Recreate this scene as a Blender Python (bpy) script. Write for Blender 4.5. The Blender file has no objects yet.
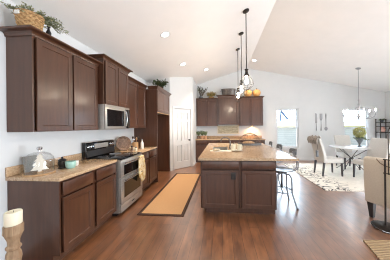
import bpy, bmesh, math, random
from mathutils import Vector, Matrix
random.seed(7)
SC = bpy.context.scene
COL = SC.collection
PI = math.pi

# ------------------------------------------------------------------ camera
cam_d = bpy.data.cameras.new('camera')
cam = bpy.data.objects.new('camera', cam_d)
COL.objects.link(cam)
SC.camera = cam
FPX = 175.28
cam_d.sensor_fit = 'HORIZONTAL'
cam_d.sensor_width = 36.0
cam_d.lens = FPX / 390 * 36.0
cam_d.shift_x = (195 - 206.69) / 390
cam_d.shift_y = (125.97 - 130) / 390
cam_d.clip_start = 0.05
cam_d.clip_end = 200
cam.matrix_world = (Matrix.Translation((0, 0, 1.43)) @ Matrix.Rotation(0.084, 4, 'Z') @ Matrix.Rotation(PI / 2, 4, 'X') @ Matrix.Rotation(-0.010, 4, 'Z'))

# ------------------------------------------------------------------ world, lights, exposure
world = bpy.data.worlds.new('sky')
SC.world = world
world.use_nodes = True
bg = world.node_tree.nodes['Background']
bg.inputs['Color'].default_value = (0.72, 0.86, 1.0, 1)
# hazy bright sky on the sun's side (beyond the back windows), dimmer on the other sides
_n, _l = world.node_tree.nodes, world.node_tree.links
_tc = _n.new('ShaderNodeTexCoord')
_sx = _n.new('ShaderNodeSeparateXYZ')
_mr = _n.new('ShaderNodeMapRange')
_mr.interpolation_type = 'SMOOTHSTEP'
_mr.inputs['From Min'].default_value = 0.2
_mr.inputs['From Max'].default_value = 0.8
_mr.inputs['To Min'].default_value = 1.5
_mr.inputs['To Max'].default_value = 15.0
_l.new(_tc.outputs['Generated'], _sx.inputs['Vector'])
_l.new(_sx.outputs['Y'], _mr.inputs['Value'])
_l.new(_mr.outputs['Result'], bg.inputs['Strength'])


def area(name, loc, rot, sx, sy, power, color=(1, 1, 1)):
    l = bpy.data.lights.new(name, 'AREA')
    l.shape = 'RECTANGLE'
    l.size, l.size_y = sx, sy
    l.energy = power
    l.color = color
    o = bpy.data.objects.new(name, l)
    COL.objects.link(o)
    o.location = loc
    o.rotation_euler = rot
    return o


# fill lamps added behind the camera, and daylight outside the right patio window
area('fill_front_left', (-0.6, -4.0, 1.0), (PI / 2 + 0.55, 0, 0), 2.4, 1.6, 30, (1, 0.97, 0.93))  # unseen fill, added and tilted up to brighten the kitchen ceiling
area('fill_front_right', (3.6, -4.0, 1.0), (PI / 2 + 0.55, 0, 0), 2.8, 1.6, 50, (1, 0.98, 0.95))  # second added fill from behind the camera, tilted up as well
area('daylight_right', (6.75, 1.2, 0.9), (PI / 2 + 0.18, 0, PI / 2 + 0.3), 3.0, 2.2, 450, (0.88, 0.94, 1.0))
area('daylight_back_one', (2.67, 8.1, 2.9), (math.radians(-52), 0, 0), 1.0, 0.9, 45, (0.88, 0.94, 1.0))
area('daylight_back_two', (5.3, 8.1, 2.9), (math.radians(-52), 0, 0), 1.0, 0.9, 45, (0.88, 0.94, 1.0))

SC.view_settings.view_transform = 'Standard'
SC.view_settings.look = 'None'
SC.view_settings.exposure = 0.26
SC.view_settings.gamma = 1.0
SC.view_settings.use_curve_mapping = False
SC.cycles.use_denoising = True
SC.cycles.filter_width = 1.1
SC.cycles.max_bounces = 10
SC.cycles.diffuse_bounces = 6
SC.cycles.sample_clamp_indirect = 6.0


# ------------------------------------------------------------------ materials
def S(r, g, b):
    def c(u):
        u /= 255
        return u / 12.92 if u <= 0.04045 else ((u + 0.055) / 1.055) ** 2.4
    return (c(r), c(g), c(b), 1)


def mat(name, col, rough=0.5, metal=0.0, coat=0.0, emit=None, estr=0.0):
    m = bpy.data.materials.new(name)
    m.use_nodes = True
    b = m.node_tree.nodes['Principled BSDF']
    b.inputs['Base Color'].default_value = col
    b.inputs['Roughness'].default_value = rough
    b.inputs['Metallic'].default_value = metal
    b.inputs['Coat Weight'].default_value = coat
    b.inputs['Coat Roughness'].default_value = 0.15
    if emit:
        b.inputs['Emission Color'].default_value = emit
        b.inputs['Emission Strength'].default_value = estr
    return m


def nodes(m):
    nt = m.node_tree
    return nt, nt.nodes, nt.links, nt.nodes['Principled BSDF']


def noisy(name, stops, scale=(1, 1, 1), nscale=5.0, detail=5, rough=0.5, metal=0.0, coat=0.0, bump=0.0, nrough=0.6):
    m = mat(name, stops[0][1], rough, metal, coat)
    nt, N, L, b = nodes(m)
    tc = N.new('ShaderNodeTexCoord')
    mp = N.new('ShaderNodeMapping')
    mp.inputs['Scale'].default_value = scale
    no = N.new('ShaderNodeTexNoise')
    no.inputs['Scale'].default_value = nscale
    no.inputs['Detail'].default_value = detail
    no.inputs['Roughness'].default_value = nrough
    cr = N.new('ShaderNodeValToRGB')
    while len(cr.color_ramp.elements) < len(stops):
        cr.color_ramp.elements.new(0.5)
    for e, (p, c) in zip(cr.color_ramp.elements, stops):
        e.position = p
        e.color = c
    L.new(tc.outputs['Object'], mp.inputs['Vector'])
    L.new(mp.outputs['Vector'], no.inputs['Vector'])
    L.new(no.outputs['Fac'], cr.inputs['Fac'])
    L.new(cr.outputs['Color'], b.inputs['Base Color'])
    if bump:
        bp = N.new('ShaderNodeBump')
        bp.inputs['Strength'].default_value = bump
        bp.inputs['Distance'].default_value = 0.01
        L.new(no.outputs['Fac'], bp.inputs['Height'])
        L.new(bp.outputs['Normal'], b.inputs['Normal'])
    return m


def floor_mat():
    m = mat('floor_planks', S(110, 66, 44), 0.3, coat=1.0)
    m.node_tree.nodes['Principled BSDF'].inputs['Coat Roughness'].default_value = 0.3
    m.node_tree.nodes['Principled BSDF'].inputs['Coat IOR'].default_value = 2.0
    nt, N, L, b = nodes(m)
    tc = N.new('ShaderNodeTexCoord')
    mp = N.new('ShaderNodeMapping')
    mp.inputs['Rotation'].default_value = (0, 0, PI / 2)
    br = N.new('ShaderNodeTexBrick')
    br.offset = 0.37
    br.inputs['Scale'].default_value = 1
    br.inputs['Brick Width'].default_value = 1.25
    br.inputs['Row Height'].default_value = 0.125
    br.inputs['Mortar Size'].default_value = 0.0022
    br.inputs['Mortar Smooth'].default_value = 0.1
    br.inputs['Color1'].default_value = S(148, 98, 62)
    br.inputs['Color2'].default_value = S(124, 81, 52)
    br.inputs['Mortar'].default_value = S(46, 27, 20)
    L.new(tc.outputs['Object'], mp.inputs['Vector'])
    L.new(mp.outputs['Vector'], br.inputs['Vector'])
    mp2 = N.new('ShaderNodeMapping')
    mp2.inputs['Scale'].default_value = (11, 1.6, 1)
    no = N.new('ShaderNodeTexNoise')
    no.inputs['Scale'].default_value = 1.6
    no.inputs['Detail'].default_value = 7
    no.inputs['Roughness'].default_value = 0.65
    L.new(tc.outputs['Object'], mp2.inputs['Vector'])
    L.new(mp2.outputs['Vector'], no.inputs['Vector'])
    no2 = N.new('ShaderNodeTexNoise')
    no2.inputs['Scale'].default_value = 5.5
    no2.inputs['Detail'].default_value = 4
    mp3 = N.new('ShaderNodeMapping')
    mp3.inputs['Scale'].default_value = (1.6, 0.7, 1)
    L.new(tc.outputs['Object'], mp3.inputs['Vector'])
    L.new(mp3.outputs['Vector'], no2.inputs['Vector'])
    cr = N.new('ShaderNodeValToRGB')
    cr.color_ramp.elements[0].position = 0.3
    cr.color_ramp.elements[0].color = (0.45, 0.42, 0.40, 1)
    cr.color_ramp.elements[1].position = 0.72
    cr.color_ramp.elements[1].color = (1.35, 1.3, 1.25, 1)
    cr2 = N.new('ShaderNodeValToRGB')
    cr2.color_ramp.elements[0].position = 0.33
    cr2.color_ramp.elements[0].color = (0.62, 0.58, 0.56, 1)
    cr2.color_ramp.elements[1].position = 0.62
    cr2.color_ramp.elements[1].color = (1.12, 1.12, 1.12, 1)
    L.new(no.outputs['Fac'], cr.inputs['Fac'])
    L.new(no2.outputs['Fac'], cr2.inputs['Fac'])
    last = br.outputs['Color']
    for c in (cr, cr2):
        mx = N.new('ShaderNodeMixRGB')
        mx.blend_type = 'MULTIPLY'
        mx.inputs['Fac'].default_value = 0.85
        L.new(last, mx.inputs['Color1'])
        L.new(c.outputs['Color'], mx.inputs['Color2'])
        last = mx.outputs['Color']
    L.new(last, b.inputs['Base Color'])
    mr = N.new('ShaderNodeMapRange')
    mr.inputs['To Min'].default_value = 0.24
    mr.inputs['To Max'].default_value = 0.42
    L.new(no.outputs['Fac'], mr.inputs['Value'])
    L.new(mr.outputs['Result'], b.inputs['Roughness'])
    bp = N.new('ShaderNodeBump')
    bp.inputs['Strength'].default_value = 0.25
    bp.inputs['Distance'].default_value = 0.004
    L.new(no.outputs['Fac'], bp.inputs['Height'])
    L.new(bp.outputs['Normal'], b.inputs['Normal'])
    return m


def clear_mat(name, tint=(1, 1, 1, 1), gloss=0.12, edge=0.5):
    """thin clear glass: mostly transmits, mirrors more at grazing angles"""
    m = bpy.data.materials.new(name)
    m.use_nodes = True
    nt = m.node_tree
    N, L = nt.nodes, nt.links
    N.clear()
    out = N.new('ShaderNodeOutputMaterial')
    tr = N.new('ShaderNodeBsdfTransparent')
    tr.inputs['Color'].default_value = tint
    gl = N.new('ShaderNodeBsdfGlossy')
    gl.inputs['Roughness'].default_value = 0.03
    lw = N.new('ShaderNodeLayerWeight')
    lw.inputs['Blend'].default_value = edge
    mr = N.new('ShaderNodeMapRange')
    mr.inputs['To Min'].default_value = 0.03
    mr.inputs['To Max'].default_value = gloss
    mx = N.new('ShaderNodeMixShader')
    L.new(lw.outputs['Facing'], mr.inputs['Value'])
    L.new(mr.outputs['Result'], mx.inputs['Fac'])
    L.new(tr.outputs[0], mx.inputs[1])
    L.new(gl.outputs[0], mx.inputs[2])
    L.new(mx.outputs[0], out.inputs['Surface'])
    return m


def rug_pattern_mat():
    m = mat('scroll_rug', S(226, 221, 210), 0.95)
    nt, N, L, b = nodes(m)
    tc = N.new('ShaderNodeTexCoord')
    no = N.new('ShaderNodeTexNoise')
    no.inputs['Scale'].default_value = 3.2
    no.inputs['Detail'].default_value = 1.5
    no.inputs['Distortion'].default_value = 1.6
    L.new(tc.outputs['Object'], no.inputs['Vector'])
    cr = N.new('ShaderNodeValToRGB')
    els = cr.color_ramp.elements
    els[0].position = 0.0
    els[0].color = (0, 0, 0, 1)
    els[1].position = 1.0
    els[1].color = (0, 0, 0, 1)
    for p, v in ((0.455, 0), (0.475, 1), (0.505, 1), (0.525, 0), (0.60, 0), (0.615, 1), (0.635, 1), (0.65, 0)):
        e = els.new(p)
        e.color = (v, v, v, 1)
    L.new(no.outputs['Fac'], cr.inputs['Fac'])
    sx = N.new('ShaderNodeSeparateXYZ')
    L.new(tc.outputs['Object'], sx.inputs['Vector'])
    mr = N.new('ShaderNodeMapRange')          # scrollwork lives in the border band
    mr.inputs['From Min'].default_value = 0.40
    mr.inputs['From Max'].default_value = 0.85
    mr.inputs['To Min'].default_value = 1.0
    mr.inputs['To Max'].default_value = 0.08
    L.new(sx.outputs['X'], mr.inputs['Value'])
    mu = N.new('ShaderNodeMath')
    mu.operation = 'MULTIPLY'
    L.new(cr.outputs['Color'], mu.inputs[0])
    L.new(mr.outputs['Result'], mu.inputs[1])
    mx = N.new('ShaderNodeMixRGB')
    mx.inputs['Color1'].default_value = S(226, 221, 210)
    mx.inputs['Color2'].default_value = S(62, 60, 62)
    L.new(mu.outputs[0], mx.inputs['Fac'])
    L.new(mx.outputs['Color'], b.inputs['Base Color'])
    return m


def stripes_mat(name, c1, c2, scale, axis='X', rough=0.6, bump=0.3, distort=1.0, band='SIN'):
    m = mat(name, c1, rough)
    nt, N, L, b = nodes(m)
    tc = N.new('ShaderNodeTexCoord')
    wv = N.new('ShaderNodeTexWave')
    wv.bands_direction = axis
    wv.wave_profile = band
    wv.inputs['Scale'].default_value = scale
    wv.inputs['Distortion'].default_value = distort
    wv.inputs['Detail'].default_value = 3
    wv.inputs['Detail Scale'].default_value = 1.5
    L.new(tc.outputs['Object'], wv.inputs['Vector'])
    mx = N.new('ShaderNodeMixRGB')
    mx.inputs['Color1'].default_value = c1
    mx.inputs['Color2'].default_value = c2
    L.new(wv.outputs['Fac'], mx.inputs['Fac'])
    L.new(mx.outputs['Color'], b.inputs['Base Color'])
    bp = N.new('ShaderNodeBump')
    bp.inputs['Strength'].default_value = bump
    bp.inputs['Distance'].default_value = 0.01
    L.new(wv.outputs['Fac'], bp.inputs['Height'])
    L.new(bp.outputs['Normal'], b.inputs['Normal'])
    return m


def mosaic_mat():
    m = mat('mosaic_tile', S(190, 180, 150), 0.35)
    nt, N, L, b = nodes(m)
    tc = N.new('ShaderNodeTexCoord')
    mp = N.new('ShaderNodeMapping')
    mp.inputs['Rotation'].default_value = (PI / 2, 0, 0)
    br = N.new('ShaderNodeTexBrick')
    br.inputs['Scale'].default_value = 1
    br.inputs['Brick Width'].default_value = 0.075
    br.inputs['Row Height'].default_value = 0.04
    br.inputs['Mortar Size'].default_value = 0.004
    br.inputs['Color1'].default_value = S(204, 194, 160)
    br.inputs['Color2'].default_value = S(164, 152, 122)
    br.inputs['Mortar'].default_value = S(186, 180, 160)
    L.new(tc.outputs['Object'], mp.inputs['Vector'])
    L.new(mp.outputs['Vector'], br.inputs['Vector'])
    L.new(br.outputs['Color'], b.inputs['Base Color'])
    return m


M = {}
M['wall'] = noisy('wall_paint', [(0.3, S(213, 216, 217)), (0.7, S(217, 219, 220))], nscale=3, rough=0.75)
M['ceiling'] = noisy('ceiling_paint', [(0.3, S(238, 237, 235)), (0.7, S(242, 240, 238))], nscale=3, rough=0.8)
M['trim'] = noisy('trim_paint', [(0.3, S(216, 218, 220)), (0.7, S(220, 222, 224))], nscale=4, rough=0.4)
M['floor'] = floor_mat()
M['wood'] = noisy('dark_cabinet_wood', [(0.25, S(68, 42, 29)), (0.55, S(80, 50, 35)), (0.8, S(91, 58, 41))], (9, 9, 0.9), 2.6, 5, 0.30, coat=0.22, bump=0.01)
M['granite'] = noisy('granite', [(0.30, S(112, 86, 64)), (0.40, S(170, 140, 108)), (0.55, S(194, 166, 134)), (0.72, S(208, 186, 158))], (1, 1, 1), 42, 6, 0.16, nrough=0.75)
M['steel'] = noisy('brushed_steel', [(0.3, S(168, 164, 158)), (0.7, S(196, 192, 186))], (1, 1, 40), 3, 3, 0.34, 0.7)
M['chrome'] = mat('chrome', S(210, 212, 214), 0.12, 1.0)
M['black_glass'] = mat('black_glass', S(14, 14, 16), 0.06)
M['black'] = mat('black_plastic', S(22, 22, 24), 0.4)
M['iron'] = noisy('dark_bronze', [(0.3, S(52, 48, 45)), (0.7, S(74, 68, 63))], nscale=20, rough=0.42, metal=0.7)
M['gunmetal'] = noisy('gunmetal', [(0.3, S(146, 150, 156)), (0.7, S(176, 180, 186))], nscale=18, rough=0.3, metal=0.25)
M['cage'] = mat('dark_cage_wire', S(30, 26, 23), 0.55)
M['glass'] = clear_mat('window_glass', (0.90, 0.93, 0.95, 1))
M['cloche'] = clear_mat('cloche_glass', (0.975, 0.982, 0.985, 1), 0.28, 0.25)
M['bulb'] = mat('lit_bulb', (1, 0.85, 0.6, 1), 0.3, emit=(1, 0.85, 0.66, 1), estr=220)
M['cool_bulb'] = mat('lit_candle_bulb', (1, 0.95, 0.9, 1), 0.3, emit=(1, 0.95, 0.90, 1), estr=110)
M['lens'] = mat('lit_lens', (1, 1, 1, 1), 0.3, emit=(1, 0.96, 0.9, 1), estr=9)
M['warm_lens'] = mat('warm_lens', (1, 0.8, 0.5, 1), 0.3, emit=(1, 0.62, 0.26, 1), estr=14)
M['runner'] = stripes_mat('bamboo_runner', S(204, 162, 118), S(184, 142, 98), 24, 'X', 0.6, 0.25, 0.6)
M['brown_edge'] = noisy('brown_binding', [(0.3, S(56, 36, 28)), (0.7, S(70, 46, 36))], nscale=40, rough=0.85)
M['jute'] = stripes_mat('jute_weave', S(196, 168, 128), S(138, 110, 78), 11, 'Y', 0.95, 0.9, 2.5)
M['rug'] = rug_pattern_mat()
M['cream_fabric'] = noisy('cream_fabric', [(0.3, S(206, 192, 172)), (0.7, S(216, 203, 184))], nscale=60, rough=0.9, bump=0.1)
M['linen'] = noisy('pale_linen', [(0.3, S(192, 188, 182)), (0.7, S(206, 202, 196))], nscale=60, rough=0.9, bump=0.1)
M['grey_fabric'] = noisy('grey_sash_fabric', [(0.3, S(120, 114, 108)), (0.7, S(176, 168, 158))], nscale=20, rough=0.9)
M['dark_leg'] = noisy('dark_leg_wood', [(0.3, S(40, 36, 38)), (0.7, S(58, 52, 52))], (8, 8, 1), 3, rough=0.4)
M['tabletop'] = noisy('white_tabletop', [(0.3, S(226, 228, 230)), (0.7, S(234, 236, 238))], nscale=5, rough=0.15)
M['leaf'] = noisy('leaf_green', [(0.3, S(84, 100, 66)), (0.7, S(138, 150, 108))], nscale=9, rough=0.6)
M['sage'] = noisy('sage_leaf', [(0.3, S(116, 122, 90)), (0.7, S(168, 168, 132))], nscale=9, rough=0.7)
M['dark_leaf'] = noisy('dark_leaf', [(0.3, S(44, 56, 34)), (0.7, S(84, 96, 56))], nscale=9, rough=0.6)
M['olive'] = noisy('olive_leaf', [(0.3, S(132, 116, 62)), (0.7, S(176, 152, 88))], nscale=9, rough=0.7)
M['yellow_leaf'] = noisy('hydrangea', [(0.3, S(158, 160, 98)), (0.7, S(212, 208, 152))], nscale=14, rough=0.8)
M['twig'] = noisy('twig_bark', [(0.3, S(70, 62, 56)), (0.7, S(104, 94, 84))], nscale=20, rough=0.9)
M['wicker'] = noisy('wicker', [(0.3, S(134, 98, 60)), (0.7, S(206, 170, 120))], (1, 1, 1), 40, rough=0.8)
M['white_cer'] = mat('white_ceramic', S(232, 230, 224), 0.25)
M['cream_cer'] = mat('cream_ceramic', S(224, 216, 192), 0.3)
M['mint'] = mat('mint_ceramic', S(158, 196, 184), 0.3)
M['terracotta'] = noisy('pale_terracotta', [(0.3, S(196, 150, 116)), (0.7, S(216, 172, 136))], nscale=12, rough=0.8)
M['pumpkin'] = noisy('orange_gourd', [(0.3, S(206, 150, 84)), (0.7, S(224, 178, 116))], nscale=8, rough=0.6)
M['plate_wood'] = noisy('carved_brown', [(0.35, S(92, 70, 56)), (0.65, S(142, 114, 94))], (1, 1, 1), 26, 3, 0.6, bump=0.4)
M['pale_wood'] = noisy('pale_wood', [(0.3, S(170, 132, 92)), (0.7, S(202, 164, 120))], (8, 8, 1), 4, rough=0.55)
M['driftwood'] = noisy('aged_pale_wood', [(0.3, S(132, 104, 78)), (0.7, S(176, 148, 116))], (8, 8, 1), 4, rough=0.7)
M['white_wood'] = noisy('whitewashed_wood', [(0.3, S(222, 212, 194)), (0.7, S(238, 230, 216))], (6, 6, 1), 4, rough=0.7)
M['candle'] = mat('ivory_wax', S(238, 228, 204), 0.45)
M['candle'].node_tree.nodes['Principled BSDF'].inputs['Subsurface Weight'].default_value = 0.15
M['towel'] = noisy('patterned_towel', [(0.35, S(206, 168, 96)), (0.5, S(232, 214, 172)), (0.7, S(240, 230, 206))], (1, 1, 1), 16, 2, 0.95)
M['slate'] = noisy('grey_slate', [(0.3, S(116, 116, 112)), (0.7, S(142, 142, 136))], nscale=14, rough=0.7)
M['mosaic'] = mosaic_mat()
M['tin'] = noisy('galvanised_tin', [(0.3, S(92, 86, 82)), (0.7, S(134, 127, 121))], nscale=14, rough=0.45, metal=0.6)
M['urn'] = noisy('grey_urn', [(0.3, S(84, 88, 92)), (0.7, S(118, 122, 126))], nscale=14, rough=0.6)
M['grey_metal'] = mat('grey_metal', S(150, 150, 152), 0.45, 0.4)
M['pink'] = mat('blush_ceramic', S(214, 164, 150), 0.5)
M['siding'] = stripes_mat('white_siding', S(214, 206, 194), S(184, 178, 170), 2.2, 'Z', 0.7, 0.2, 0.0, 'SAW')
M['blue'] = mat('blue_grey_paint', S(104, 120, 148), 0.7)
M['field'] = noisy('dry_grass', [(0.3, S(196, 178, 120)), (0.7, S(212, 196, 142))], nscale=3, rough=0.95)
M['patio'] = noisy('pale_ground', [(0.3, S(176, 176, 170)), (0.7, S(190, 190, 184))], nscale=3, rough=0.9)


# ------------------------------------------------------------------ mesh builder
class MB:
    def __init__(self):
        self.v, self.f = [], []

    def add(self, vs, fs):
        n = len(self.v)
        self.v += [tuple(p) for p in vs]
        self.f += [tuple(i + n for i in f) for f in fs]
        return self

    def box(self, x0, y0, z0, x1, y1, z1):
        return self.add([(x0, y0, z0), (x1, y0, z0), (x1, y1, z0), (x0, y1, z0), (x0, y0, z1), (x1, y0, z1), (x1, y1, z1), (x0, y1, z1)],
                        [(0, 3, 2, 1), (4, 5, 6, 7), (0, 1, 5, 4), (1, 2, 6, 5), (2, 3, 7, 6), (3, 0, 4, 7)])

    def prism(self, poly, vec):
        n = len(poly)
        a = [Vector(p) for p in poly]
        b = [p + Vector(vec) for p in a]
        return self.add(a + b, [tuple(range(n))[::-1], tuple(range(n, 2 * n))] + [(i, (i + 1) % n, n + (i + 1) % n, n + i) for i in range(n)])

    def tube(self, path, r, n=8, closed=False):
        P = [Vector(p) for p in path]
        m = len(P)
        rs = r if isinstance(r, (list, tuple)) else [r] * m
        vs, fs, prev = [], [], None
        for i, p in enumerate(P):
            if closed:
                t = (P[(i + 1) % m] - P[i - 1]).normalized()
            else:
                t = (P[min(i + 1, m - 1)] - P[max(i - 1, 0)]).normalized()
            if prev is None:
                u = t.orthogonal().normalized()
            else:
                u = (prev - t * prev.dot(t))
                u = u.normalized() if u.length > 1e-6 else t.orthogonal().normalized()
            prev = u
            w = t.cross(u)
            for k in range(n):
                a = 2 * PI * k / n
                vs.append(p + (u * math.cos(a) + w * math.sin(a)) * rs[i])
        for i in range(m if closed else m - 1):
            j = (i + 1) % m
            for k in range(n):
                fs.append((i * n + k, i * n + (k + 1) % n, j * n + (k + 1) % n, j * n + k))
        if not closed:
            fs += [tuple(range(n))[::-1], tuple(range((m - 1) * n, m * n))]
        return self.add(vs, fs)

    def lathe(self, prof, c=(0, 0, 0), n=24, sx=1, sy=1, lobes=0, amp=0.0):
        vs, fs = [], []
        m = len(prof)
        for r, z in prof:
            r = max(r, 0.0004)
            for k in range(n):
                a = 2 * PI * k / n
                q = r * (1 + amp * math.cos(lobes * a)) if lobes else r
                vs.append((c[0] + q * math.cos(a) * sx, c[1] + q * math.sin(a) * sy, c[2] + z))
        for i in range(m - 1):
            for k in range(n):
                fs.append((i * n + k, i * n + (k + 1) % n, (i + 1) * n + (k + 1) % n, (i + 1) * n + k))
        fs += [tuple(range(n))[::-1], tuple(range((m - 1) * n, m * n))]
        return self.add(vs, fs)

    def sphere(self, c, r, nu=16, nv=10):
        rx, ry, rz = r if isinstance(r, (tuple, list)) else (r, r, r)
        prof = [(math.sin(PI * i / nv), -math.cos(PI * i / nv)) for i in range(nv + 1)]
        n0 = len(self.v)
        self.lathe([(p[0], p[1]) for p in prof], (0, 0, 0), nu)
        for i in range(n0, len(self.v)):
            x, y, z = self.v[i]
            self.v[i] = (c[0] + x * rx, c[1] + y * ry, c[2] + z * rz)
        return self

    def ring(self, c, R, r, n=24, axis='Z', k=6, ry=None):
        pts = []
        ry = ry or R
        for i in range(n):
            a = 2 * PI * i / n
            u, w = R * math.cos(a), ry * math.sin(a)
            pts.append({'Z': (c[0] + u, c[1] + w, c[2]), 'Y': (c[0] + u, c[1], c[2] + w), 'X': (c[0], c[1] + u, c[2] + w)}[axis])
        return self.tube(pts, r, k, True)

    def shell(self, prof, th, c=(0, 0, 0), n=24, sx=1, sy=1):
        """open vessel: outer profile bottom->rim, then back down inside"""
        inner = [(max(r - th, 0.0005), z + (th if i == 0 else 0)) for i, (r, z) in enumerate(prof)][::-1]
        return self.lathe(list(prof) + inner, c, n, sx, sy)

    def leaf(self, p, d, ln, wd, up=None):
        p, d = Vector(p), Vector(d).normalized()
        s = d.cross(up or Vector((random.uniform(-1, 1), random.uniform(-1, 1), random.uniform(0.2, 1))))
        s = s.normalized() * wd if s.length > 1e-4 else d.orthogonal() * wd
        nrm = d.cross(s).normalized()
        mid = p + d * ln * 0.5
        return self.add([p, mid + s + nrm * wd * 0.25, p + d * ln, mid - s + nrm * wd * 0.25, mid], [(0, 1, 4), (1, 2, 4), (2, 3, 4), (3, 0, 4)])

    def sweep(self, path, prof):
        """profile (outward, z) swept along an open plan path, outward = right of travel, mitred"""
        P = [Vector((p[0], p[1])) for p in path]
        m, q = len(P), len(prof)
        vs, fs = [], []
        for i in range(m):
            ns = []
            for a, b_ in ((i - 1, i), (i, i + 1)):
                if a >= 0 and b_ < m:
                    t = (P[b_] - P[a]).normalized()
                    ns.append(Vector((t.y, -t.x)))
            nn = sum(ns, Vector((0, 0)))
            nn = nn / nn.length
            k = 1.0 / nn.dot(ns[0])
            for o, z in prof:
                e = P[i] + nn * o * k
                vs.append((e.x, e.y, z))
        for i in range(m - 1):
            for j in range(q):
                fs.append((i * q + j, i * q + (j + 1) % q, (i + 1) * q + (j + 1) % q, (i + 1) * q + j))
        fs += [tuple(range(q))[::-1], tuple(range((m - 1) * q, m * q))]
        return self.add(vs, fs)

    def shaker(self, x0, z0, x1, z1, y0=0.0, t=0.02, fr=0.057, dep=0.009):
        """five-piece door, back on y0, front towards -y"""
        def rect(i, y):
            return [(x0 + i, y, z0 + i), (x1 - i, y, z0 + i), (x1 - i, y, z1 - i), (x0 + i, y, z1 - i)]
        vs = rect(0, y0) + rect(0, y0 - t + 0.003) + rect(0.003, y0 - t) + rect(fr, y0 - t) + rect(fr + 0.008, y0 - t + dep)
        fs = [(0, 1, 2, 3)]
        for a in range(4):
            for i in range(4):
                j = (i + 1) % 4
                fs.append((a * 4 + i, a * 4 + j, a * 4 + 4 + j, a * 4 + 4 + i))
        fs.append((16, 19, 18, 17))
        return self.add(vs, fs)

    def build(self, name, m, parent=None, smooth=False, bevel=0.0, seg=2, loc=None, rot=None):
        me = bpy.data.meshes.new(name)
        bm = bmesh.new()
        bv = [bm.verts.new(p) for p in self.v]
        for f in self.f:
            try:
                bm.faces.new([bv[i] for i in f])
            except ValueError:
                pass
        bmesh.ops.recalc_face_normals(bm, faces=bm.faces[:])
        if bevel:
            ed = [e for e in bm.edges if len(e.link_faces) == 2 and e.calc_face_angle(0) > 0.6]
            bmesh.ops.bevel(bm, geom=ed, offset=bevel, segments=seg, affect='EDGES', clamp_overlap=True, profile=0.5)
        if smooth or bevel:
            for f in bm.faces:
                f.smooth = True
        bm.to_mesh(me)
        bm.free()
        if smooth or bevel:
            me.set_sharp_from_angle(angle=math.radians(42))
        me.materials.append(M[m])
        o = bpy.data.objects.new(name, me)
        COL.objects.link(o)
        if parent:
            o.parent = parent
        if loc:
            o.location = loc
        if rot:
            o.rotation_euler = rot
        return o


def tag(o, label, cat, group=None):
    o['label'] = label
    o['category'] = cat
    if group:
        o['group'] = group
    return o


def thing(name, label, cat, loc=(0, 0, 0), rz=0.0, group=None):
    o = bpy.data.objects.new(name, None)
    o.empty_display_size = 0.1
    COL.objects.link(o)
    o.location = loc
    o.rotation_euler = (0, 0, rz)
    return tag(o, label, cat, group)


def struct(o):
    o['kind'] = 'structure'
    return o


def dup(root, loc, rz, label, rot=None):
    r = root.copy()
    COL.objects.link(r)
    r.location = loc
    r.rotation_euler = rot or (0, 0, rz)
    r['label'] = label
    for ch in list(root.children):
        c = ch.copy()
        COL.objects.link(c)
        c.parent = r
        for g in list(ch.children):
            d = g.copy()
            COL.objects.link(d)
            d.parent = c
    return r


# ------------------------------------------------------------------ the room
WX, EX, BY, FY = -2.27, 6.38, 7.4, -3.5         # inner faces of left, right, back and front wall
RX, RZ, LZ, EZ = 1.06, 3.81, 2.81, 2.69         # ridge, left and right eave


def ceil_z(x):
    return LZ + (RZ - LZ) * (x - WX) / (RX - WX) if x < RX else RZ + (EZ - RZ) * (x - RX) / (EX - RX)


struct(MB().box(WX - 0.15, FY - 0.15, -0.1, EX + 0.15, BY + 0.15, 0).build('floor', 'floor'))
cs = [(WX - 0.15, FY - 0.15, ceil_z(WX) - 0.045), (RX, FY - 0.15, RZ), (EX + 0.15, FY - 0.15, EZ - 0.032),
      (EX + 0.15, FY - 0.15, EZ + 0.17), (RX, FY - 0.15, RZ + 0.2), (WX - 0.15, FY - 0.15, LZ + 0.155)]
struct(MB().add(cs + [(a, BY + 0.15, c) for a, b, c in cs],
                [(0, 1, 7, 6), (1, 2, 8, 7), (2, 3, 9, 8), (3, 4, 10, 9), (4, 5, 11, 10), (5, 0, 6, 11), (0, 5, 4, 1), (1, 4, 3, 2), (6, 7, 10, 11), (7, 8, 9, 10)]).build('ceiling', 'ceiling'))
struct(MB().box(WX - 0.15, FY, 0, WX, BY, LZ).build('wall_left', 'wall'))


def gable(name, y0, y1, openings):
    """end wall with the roof's outline, split round its openings (x0, x1, z0, z1)"""
    mb = MB()
    xs = sorted({WX - 0.15, EX + 0.15, RX} | {o[0] for o in openings} | {o[1] for o in openings})
    for a, b in zip(xs, xs[1:]):
        za, zb = ceil_z(a), ceil_z(b)
        op = [o for o in openings if o[0] <= a and o[1] >= b]
        bands = [(0, None)] if not op else [(0, op[0][2]), (op[0][3], None)]
        for z0, z1 in bands:
            mb.prism([(a, y0, z0), (b, y0, z0), (b, y0, zb if z1 is None else z1), (a, y0, za if z1 is None else z1)], (0, y1 - y0, 0))
    return struct(mb.build(name, 'wall'))


W1 = (2.235, 3.125, 0.50, 2.12)
W2 = (4.84, 5.79, 0.50, 2.06)
gable('wall_back', BY, BY + 0.15, [W1, W2])
gable('wall_front', FY - 0.15, FY, [(-1.8, 0.6, 0.6, 2.5), (2.2, 5.0, 0.6, 2.5)])
mb = MB()
for y0, y1, z0, z1 in ((FY, -0.4, 0, EZ), (-0.4, 2.8, 0, 0.08), (-0.4, 2.8, 2.35, EZ), (2.8, BY, 0, EZ)):
    mb.box(EX, y0, z0, EX + 0.15, y1, z1)
struct(mb.build('wall_right', 'wall'))
# corner pantry: short return, 45 degree door wall, side wall
P1, P2 = Vector((-1.64, 5.50)), Vector((-1.02, 6.20))
PD = (P2 - P1).normalized()
PN = Vector((PD.y, -PD.x))
DA, DB, DH = 0.15, 0.84, 2.03           # door opening along the angled wall
pw = MB()
th = 0.11


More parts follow.
